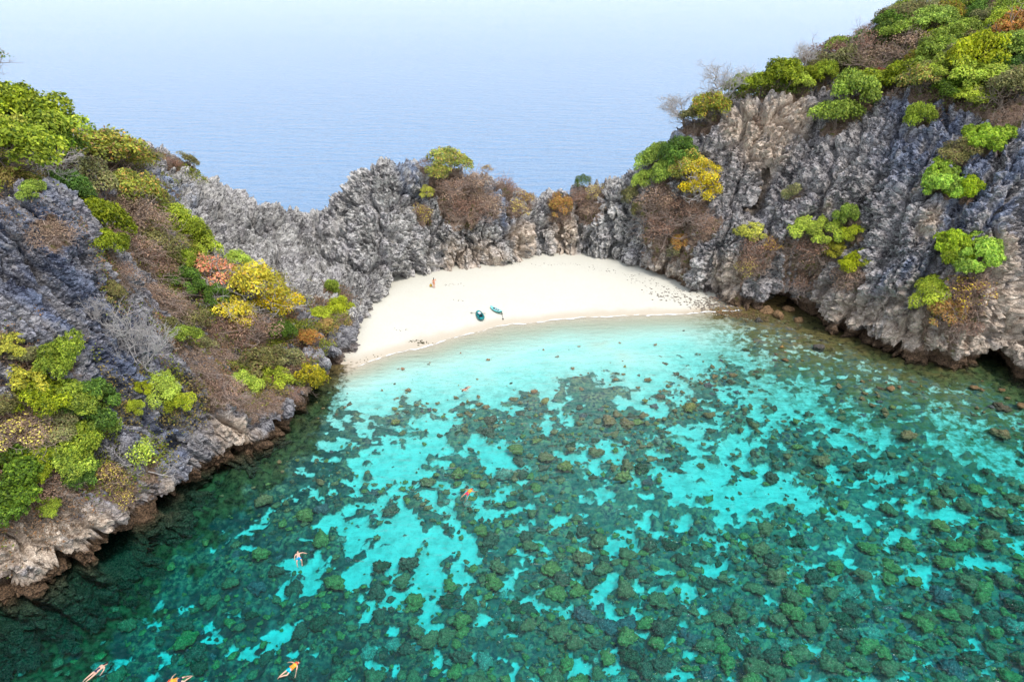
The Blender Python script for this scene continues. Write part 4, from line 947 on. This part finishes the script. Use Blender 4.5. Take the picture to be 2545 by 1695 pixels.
# ------------------------------------------------------------------ foam at the water's edge
M_FOAM = plain('foam', (.85, .87, .87), .5)
def foam(name, label, pts_, wd):
    Vs, Fs = [], []; pts_ = np.array(pts_, float); k = 0
    for i in range(len(pts_) - 1):
        a, b = pts_[i], pts_[i + 1]; m_ = max(2, int(np.linalg.norm(b - a) / .25))
        for j in range(m_ + (i == len(pts_) - 2)):
            p = a + (b - a) * j / m_; k += 1; o_ = (vnoise(p[0] * 1.1, p[1] * 1.1, 5) - .5) * .5; ww = wd * max(0, vnoise(p[0] * 1.7, p[1] * 1.7, 8) - .25)
            zt = max(.006, float(grid_at(BB, p[0], p[1] + o_)) + .012)
            Vs += [(p[0], p[1] + o_ - ww, .006), (p[0], p[1] + o_ + ww, max(zt, .01))]
    n_ = len(Vs) // 2
    Fs = [(2 * i, 2 * i + 2, 2 * i + 3, 2 * i + 1) for i in range(n_ - 1)]
    obj(name, mesh_np(name, Vs, Fs, mat=M_FOAM), kind='stuff', label=label)
wl = []
for px in range(890, 1840, 12):
    best = None
    for py in np.arange(920, 740, -.7):
        p = un(px, py, z=0)
        if grid_at(BB, p[0], p[1]) > -.02: best = p[:2]; break
    if best is not None: wl.append(best)
foam('swash_foam', 'thin white foam line where the lagoon meets the sand', wl, .35)

# ------------------------------------------------------------------ boats on the sand
def loft(rings, close=True):
    k = len(rings[0]); V = np.vstack(rings); F = []
    for i in range(len(rings) - 1):
        for j in range(k if close else k - 1): F.append((i * k + j, i * k + (j + 1) % k, (i + 1) * k + (j + 1) % k, (i + 1) * k + j))
    return V, F
def mesh_poly(name, V, F, mat, smooth=True):
    me = bpy.data.meshes.new(name); me.from_pydata([tuple(map(float, v)) for v in V], [], [tuple(f) for f in F]); me.update()
    if smooth: me.polygons.foreach_set('use_smooth', [True] * len(me.polygons))
    me.materials.append(mat); return me
def tube_path(pts_, rad, k=10, closed=False):
    P = np.array(pts_, float); n_ = len(P); rings = []
    for i in range(n_):
        d = P[(i + 1) % n_] - P[i - 1] if closed else P[min(i + 1, n_ - 1)] - P[max(i - 1, 0)]
        d = d / np.linalg.norm(d); a = np.cross(d, (0, 0, 1)); a /= np.linalg.norm(a) + 1e-9; b = np.cross(a, d); r = rad[i] if hasattr(rad, '__len__') else rad
        rings.append([P[i] + (a * math.cos(t) + b * math.sin(t)) * r for t in np.arange(k) * 2 * math.pi / k])
    if closed: rings.append(rings[0])
    V, F = loft([np.array(r) for r in rings])
    if not closed: F += [tuple(range(k))[::-1], tuple(range(len(V) - k, len(V)))]
    return V, F
def box_mesh(name, sx, sy, sz, mat, bev=.02):
    bm = bmesh.new(); bmesh.ops.create_cube(bm, size=1)
    for v in bm.verts: v.co = Vector((v.co.x * sx, v.co.y * sy, v.co.z * sz))
    bmesh.ops.bevel(bm, geom=list(bm.edges), offset=bev, segments=2, affect='EDGES'); me = bpy.data.meshes.new(name); bm.to_mesh(me); bm.free(); me.materials.append(mat); return me
M_TEAL = plain('teal_pvc', (.0, .16, .17), .35, .5); M_TEAL2 = plain('bright_teal_pvc', (.02, .36, .38), .35, .5); M_BLK = plain('black_fabric', (.012, .02, .03), .7)
M_WHT = plain('white_fabric', (.75, .76, .82), .6); M_AQUA = plain('aqua_plastic', (.22, .70, .70), .35, .5); M_AQD = plain('green_plastic', (.03, .24, .20), .4, .5)
M_ALU = plain('paddle_grey', (.22, .21, .20), .5); M_BLADE = plain('paddle_blade', (.05, .05, .04), .5)
def sand_at(px, py):
    z = .5
    for _ in range(6): p = un(px, py, z=z); z = float(grid_at(BB, p[0], p[1]))
    return Vector((p[0], p[1], z))
def place(name, a, b, label, cat):              # Empty with +y from the stern b to the bow a
    A, B_ = sand_at(*a), sand_at(*b); d = A - B_; L = d.length
    e = obj(name, None, loc=(A + B_) / 2, rot=(0, 0, math.atan2(-d.x, d.y)), label=label, category=cat); return e, L
e, L = place('inflatable_kayak', (1188, 774), (1198, 800), 'dark teal inflatable kayak with black seats and a white pack on the sand', 'kayak')
L = min(L, 4.4); h = L / 2; print('kayak', L)
prof = lambda t: .56 * (max(0, 1 - abs(2 * t - .86) ** 2.6 / (1.14 ** 2.6 if t > .43 else .86 ** 2.6))) ** .55
def side(inset, z, ts): return [(-(prof(t) - inset), -h + L * t, z + .35 * max(0, t - .7) ** 1.5 + .15 * max(0, .15 - t)) for t in ts]
ts = np.linspace(.03, .985, 26)
loop = side(.13, .2, ts) + [(0, h + .02, .36)] + [(-x, y, z) for x, y, z in side(.13, .2, ts)[::-1]] + [(0, -h + .02, .22)]
V, F = tube_path(loop, [.17 * (.55 + .45 * min(1, 6 * (1 - abs(2 * (y + h) / L - 1)))) for x, y, z in loop], 10, True); obj('hull', mesh_poly('hull', V, F, M_TEAL), e)
V = [(x, y, .1) for x, y, z in side(.16, 0, ts)] + [(-x, y, .1) for x, y, z in side(.16, 0, ts)]; nn = len(ts)
obj('floor', mesh_poly('floor', V, [(i, i + 1, nn + i + 1, nn + i) for i in range(nn - 1)], M_TEAL2), e)
V = [(x * .8, y, .30 + .35 * max(0, t - .7)) for (x, y, z), t in zip(side(.1, 0, ts), ts) if t > .74]; V2 = [(-x, y, z) for x, y, z in V]; nn = len(V)
obj('spray_deck', mesh_poly('spray_deck', V + V2, [(i, i + 1, nn + i + 1, nn + i) for i in range(nn - 1)], M_TEAL2), e)
obj('seat', box_mesh('seat', .5, .5, .16, M_BLK, .05), e, loc=(0, -h + L * .34, .2)); obj('backrest', box_mesh('backrest', .5, .14, .4, M_BLK, .05), e, loc=(0, -h + L * .27, .36))
obj('seat', box_mesh('seat', .48, .44, .14, M_BLK, .05), e, loc=(0, -h + L * .68, .24)); obj('stern_cover', box_mesh('stern_cover', .52, .4, .12, M_TEAL2, .05), e, loc=(0, -h + L * .14, .28))
o_ = obj('pack', box_mesh('pack', .42, .5, .22, M_WHT, .07), loc=e.location + Vector((-.1, .45, .38)), rot=(0, 0, .5), label='white cloth bundle lying in the teal inflatable kayak', category='bag')
def paddle(p, q_, label, oneblade=False):
    p, q_ = Vector(p), Vector(q_); d = q_ - p; ee = obj('paddle', None, loc=(p + q_) / 2, rot=d.to_track_quat('Y', 'Z').to_euler(), label=label, category='paddle'); L_ = d.length
    V, F = tube_path([(0, -L_ / 2, 0), (0, L_ / 2, 0)], .022, 6); obj('shaft', mesh_poly('shaft', V, F, M_ALU), ee)
    for s in (-1, 1):
        V, F = tube_path([(0, s * (L_ / 2 - .02), 0), (0, s * (L_ / 2 + .12), 0), (0, s * (L_ / 2 + .34), 0), (0, s * (L_ / 2 + .44), 0)], [.03, .10, .11, .04], 10); V = np.array(V); V[:, 2] *= .2
        obj('blade', mesh_poly('blade', V, F, M_BLADE), ee)
A = sand_at(1171, 780); B_ = sand_at(1202, 786); paddle((A.x + .3, A.y, A.z + .18), (B_.x - .1, B_.y, B_.z + .48), 'double bladed paddle laid across the teal inflatable kayak')
e, L = place('canoe', (1220, 765), (1247, 783), 'pale aqua sit on top kayak with three dark seat wells', 'kayak'); L = min(L, 3.9); h = L / 2; print('canoe', L)
rings = []; rim = []
for t in np.linspace(.0, 1, 22):
    wdt = .40 * max(.03, math.sin(math.pi * min(1, max(0, .03 + t * .94))) ** .7); zk = .22 * abs(2 * t - 1) ** 3
    y = -h + L * t; rings.append(np.array([(wdt * 1.0, y, .30 + zk), (wdt * .92, y, .16 + zk), (wdt * .55, y, .02 + zk), (0, y, zk), (-wdt * .55, y, .02 + zk), (-wdt * .92, y, .16 + zk), (-wdt, y, .30 + zk)])); rim.append((wdt, y, .30 + zk))
V, F = loft(rings, False); obj('hull', mesh_poly('hull', V, F, M_AQD), e)
rings = [np.array([(w_, y, z), (w_ * .6, y, z + .045), (0, y, z + .05), (-w_ * .6, y, z + .045), (-w_, y, z)]) for w_, y, z in rim]; V, F = loft(rings, False); obj('deck', mesh_poly('deck', V, F, M_AQUA), e)
lp = rim + [(-x, y, z) for x, y, z in rim[::-1]]; V, F = tube_path(lp, .035, 6, True); obj('gunwale', mesh_poly('gunwale', V, F, M_AQUA), e)
for t, ln in ((.66, .62), (.43, .42), (.24, .42)):
    w2_ = obj('seat_well', box_mesh('seat_well', .46, ln, .05, M_BLK, .02), e, loc=(0, -h + L * t, .36)); obj('seat', box_mesh('seat', .26, .2, .07, M_WHT, .03), w2_, loc=(-.02, -.05 if t < .6 else -.2, .04))
A = sand_at(1248, 783); B_ = sand_at(1249, 792); paddle((A.x, A.y, A.z + .1), (B_.x + .05, B_.y, B_.z + .1), 'grey paddle on the sand at the stern of the aqua kayak')

# ------------------------------------------------------------------ people
def skin(name, pts_, edges, mat, parent=None, sub=2, root=0, **props):
    me = bpy.data.meshes.new(name); me.from_pydata([p[:3] for p in pts_], edges, []); me.update()
    o_ = bpy.data.objects.new(name, me); C.objects.link(o_); o_.modifiers.new('skin', 'SKIN').use_smooth_shade = True
    for i, p in enumerate(pts_):
        sv = me.skin_vertices[0].data[i]; sv.radius = (p[3], p[4] if len(p) > 4 else p[3]); sv.use_root = i == root
    md = o_.modifiers.new('sub', 'SUBSURF'); md.levels = md.render_levels = sub
    m2 = baked(o_); o_.modifiers.clear(); o_.data = m2; m2.name = name; m2.materials.clear(); m2.materials.append(mat)
    if parent: o_.parent = parent
    for k_, v_ in props.items(): o_[k_] = v_
    return o_
M_SKIN = plain('skin', (.66, .40, .30), .5); M_SKIN2 = plain('tanned_skin', (.62, .28, .17), .5); M_HAIR = plain('dark_hair', (.02, .014, .012), .7); M_BLUE = plain('blue_swim_shorts', (.0, .28, .72), .6)
M_CYAN = plain('turquoise_shorts', (.0, .45, .60), .6); M_RED = plain('red_shorts', (.70, .03, .10), .6); M_NAVY = plain('navy_cloth', (.01, .025, .07), .6); M_FIN = plain('blue_fin', (.05, .42, .62), .4)
M_STRIPE = plain('light_blue_stripe', (.05, .45, .9), .6)
def vest_mat():
    m, q, b, o = material('life_vest', .6); oc = q.n('ShaderNodeTexCoord').outputs['Object']; y = q.n('ShaderNodeSeparateXYZ', {0: oc}).outputs[1]
    s = q.math('SINE', q.math('MULTIPLY', y, 95.0)); low = q.rng(y, .30, .32, 1, 0)
    q.set(b.inputs['Base Color'], q.mix(q.math('MULTIPLY', q.rng(s, .0, .4), low), (.95, .42, .03), (.85, .13, .01))); return m
M_VEST = vest_mat()
def person(loc, heading, arms, legs, label, skinm=None, vest=False, shorts=None, suit=False, fins=False, hair=True, tilt=0.0, upright=False, stripe=False, bent=.0):
    skinm = skinm or M_SKIN
    e = obj('person', None, loc=loc, rot=((R(90) if upright else tilt), 0, heading) if not upright else (R(90), 0, heading), label=label, category='person')
    P = [(0, 0, 0, .14, .10), (0, .2, .01, .13, .09), (0, .4, .02, .17, .10), (0, .52, .02, .10, .08), (0, .60, .02, .055), (0, .68, .03, .085), (0, .78, .02, .095), (0, .86, .0, .06), (0, .74, -.10, .02)]
    E = [(0, 1), (1, 2), (2, 3), (3, 4), (4, 5), (5, 6), (6, 7), (6, 8)]
    def chain(start, pts_):
        last = start
        for p in pts_: P.append(p); E.append((last, len(P) - 1)); last = len(P) - 1
        return last
    for s, (el, wr) in zip((-1, 1), arms):
        w_ = chain(2, [(s * .19, .47, .02, .062), (s * el[0], el[1], el[2], .046), (s * wr[0], wr[1], wr[2], .03)])
        d = Vector(wr) - Vector(el); d.normalize(); side_ = Vector((-d.y, d.x, 0)); pw = Vector(wr) + d * .08
        hnd = chain(w_, [(s * pw.x, pw.y, pw.z, .036, .018)])
        for k, ln in zip((-1.5, -.5, .5, 1.5), (.075, .09, .085, .06)):
            f1 = pw + side_ * k * .02 + d * .05; f2 = f1 + d * ln * .6 + Vector((0, 0, -.015)); chain(hnd, [(s * f1.x, f1.y, f1.z, .009), (s * f2.x, f2.y, f2.z, .008)])
        th = Vector(wr) + d * .03 + side_ * .035; th2 = th + d * .035 + side_ * .03; chain(w_, [(s * th.x, th.y, th.z, .011), (s * th2.x, th2.y, th2.z, .009)])
    for s, (kn, an) in zip((-1, 1), legs):
        d = Vector(an) - Vector(kn); d.normalize(); toe = Vector(an) + (d * .17 + Vector((0, 0, -.06)) if not upright else Vector((.02, -.02, -.15)))
        hl = chain(0, [(s * .10, -.08, 0, .095), (s * kn[0], kn[1], kn[2], .06), (s * (kn[0] * .4 + an[0] * .6), kn[1] * .6 + an[1] * .4, kn[2] * .6 + an[2] * .4, .058), (s * an[0], an[1], an[2], .038), (s * toe.x, toe.y, toe.z, .035, .02)])
        if fins:
            f = toe + d * .34; V = [(toe.x - .06, toe.y, toe.z), (toe.x + .06, toe.y, toe.z), (f.x + .11, f.y, f.z), (f.x - .11, f.y, f.z)]; V = [(s * x, y, z + dz) for dz in (.015, -.015) for x, y, z in V]
            obj('fin', mesh_poly('fin', V, [(0, 1, 2, 3), (7, 6, 5, 4), (0, 4, 5, 1), (1, 5, 6, 2), (2, 6, 7, 3), (3, 7, 4, 0)], M_FIN, False), e)
    skin('body', P, E, skinm, e)
    if hair: skin('hair', [(0, .70, .06, .07), (0, .79, .05, .095), (0, .87, .0, .07)] + ([(0, .62, .09, .06), (0, .5, .11, .045)] if suit or upright else []), [(0, 1), (1, 2)] + ([(0, 3), (3, 4)] if suit or upright else []), M_HAIR, e)
    if vest:
        skin('life_vest', [(0, .08, .03, .165, .13), (0, .2, .04, .18, .14), (0, .38, .05, .215, .15), (0, .5, .05, .17, .13)], [(0, 1), (1, 2), (2, 3)], M_VEST, e, root=1)
        skin('vest_collar', [(-.13, .50, .1, .05), (-.1, .58, .11, .05), (0, .62, .12, .05), (.1, .58, .11, .05), (.13, .50, .1, .05)], [(0, 1), (1, 2), (2, 3), (3, 4)], M_RED if False else plain('vest_red', (.75, .07, .02), .6), e)
    if shorts:
        K = [(s * (.1 + (l[0][0] - .1) * .55), -.08 + (l[0][1] + .08) * .55, l[0][2] * .55, .088) for s, l in zip((-1, 1), legs)]
        skin('swim_shorts', [(0, .07, .0, .15, .115), (0, -.02, 0, .165, .125), (-.1, -.1, 0, .11), K[0], (.1, -.1, 0, .11), K[1]], [(0, 1), (1, 2), (2, 3), (1, 4), (4, 5)], shorts, e, root=1)
        if stripe: skin('stripe', [(0, .03, .005, .162, .13), (0, .07, .005, .162, .13)], [(0, 1)], M_STRIPE, e)
    if suit:
        skin('swimsuit', [(0, -.09, 0, .12, .10), (0, -.01, 0, .155, .115), (0, .18, .01, .14, .105), (0, .33, .01, .165, .112)], [(0, 1), (1, 2), (2, 3)], suit, e, root=1)
    return e
def on_water(px, py, qx, qy, z=.02):          # hips at (px,py), head towards (qx,qy)
    a, b = un(px, py, z=z), un(qx, qy, z=z); d = b - a; return (a[0], a[1], z), math.atan2(-d[0], d[1])
back = ((.36, .30, .0), (.42, .08, -.05)); fwd = ((.36, .66, -.05), (.40, .90, -.1)); outw = ((.46, .42, -.03), (.62, .32, -.08)); down_ = ((.30, .25, -.12), (.40, .02, -.25))
lg = ((.13, -.50, -.02), (.12, -.90, -.05)); lgo = ((.22, -.45, -.08), (.20, -.84, -.10)); lgb = ((.2, -.46, -.05), (.02, -.78, .0))
l_, hd = on_water(742, 1385, 739, 1364); person(l_, hd, ((( .30, .28, .0), (.34, .02, -.02)), ((.42, .48, .0), (.60, .36, -.02))), (lgo, lgo), 'swimmer floating face down in bright blue swim shorts, arms spread', shorts=M_BLUE)
l_, hd = on_water(722, 1662, 741, 1647); person(l_, hd, (outw, ((.40, .22, -.08), (.62, -.02, -.15))), (lg, lgb), 'swimmer in an orange life vest and turquoise shorts near the bottom edge', vest=True, shorts=M_CYAN)
l_, hd = on_water(241, 1667, 259, 1653); person(l_, hd, (down_, back), (lg, lg), 'snorkeller in a black swimsuit with blue fins at the bottom left', suit=M_NAVY, fins=True)
l_, hd = on_water(442, 1690, 400, 1700); person(l_, hd, (back, outw), (lgb, lgo), 'swimmer in an orange life vest and navy shorts cut by the bottom edge', vest=True, shorts=M_NAVY, stripe=True)
l_, hd = on_water(1163, 1225, 1176, 1214); person(l_, hd, (outw, ((.38, .60, -.05), (.50, .80, -.08))), (lgo, ((.15, -.40, -.25), (.1, -.62, -.55))), 'swimmer in a yellow orange life vest and red shorts in the middle of the lagoon', vest=True, shorts=M_RED, skinm=M_SKIN2)
l_, hd = on_water(1158, 966, 1151, 971); person(l_, hd, (back, outw), (lg, lgo), 'snorkeller in a dark swimsuit over pale sand nearest to the beach', suit=M_NAVY, skinm=M_SKIN2)
s_ = sand_at(1079, 716); person((s_.x, s_.y, s_.z + .95), R(0), (((.26, .22, .05), (.24, .0, .05)), ((.36, .34, -.05), (.30, .50, -.12))), (((.10, -.47, -.02), (.10, -.90, .02)), ((.10, -.47, -.05), (.11, -.90, .02))),
    'person with long dark hair standing under the rock lip at the back of the beach', skinm=M_SKIN2, suit=plain('coral_swimsuit', (.6, .2, .1), .6), upright=True)
bp = sand_at(1071, 713); bg_ = obj('bag', None, loc=bp, label='yellow bag on the sand beside the standing person', category='bag')
obj('sack', box_mesh('sack', .45, .3, .5, plain('yellow_bag', (.6, .38, .04), .6), .12), bg_, loc=(0, 0, .25)); V, F = tube_path([(-.12, 0, .48), (-.08, 0, .62), (.08, 0, .62), (.12, 0, .48)], .02, 6); obj('handle', mesh_poly('handle', V, F, M_BLK), bg_)


# repeats that end up with the same words: say which of them it is
dup = {}
for o_ in C.objects:
    if o_.parent is None and o_.get('group') and o_.get('label'): dup.setdefault(o_['label'], []).append(o_)
for lab, os_ in dup.items():
    if 2 <= len(os_) <= 3:
        os_.sort(key=lambda o: proj(*o.location)[0])
        for o_, wd in zip(os_, ('left one', 'right one') if len(os_) == 2 else ('left one', 'middle one', 'right one')):
            nl = lab + ', ' + wd
            if len(nl.split()) <= 15: o_['label'] = nl
    elif len(os_) > 3:
        os_.sort(key=lambda o: proj(*o.location)[1])
        for o_, wd in zip((os_[0], os_[-1]), ('upper one', 'lowest one')):
            if len((lab + wd).split()) <= 15: o_['label'] = lab + ', ' + wd
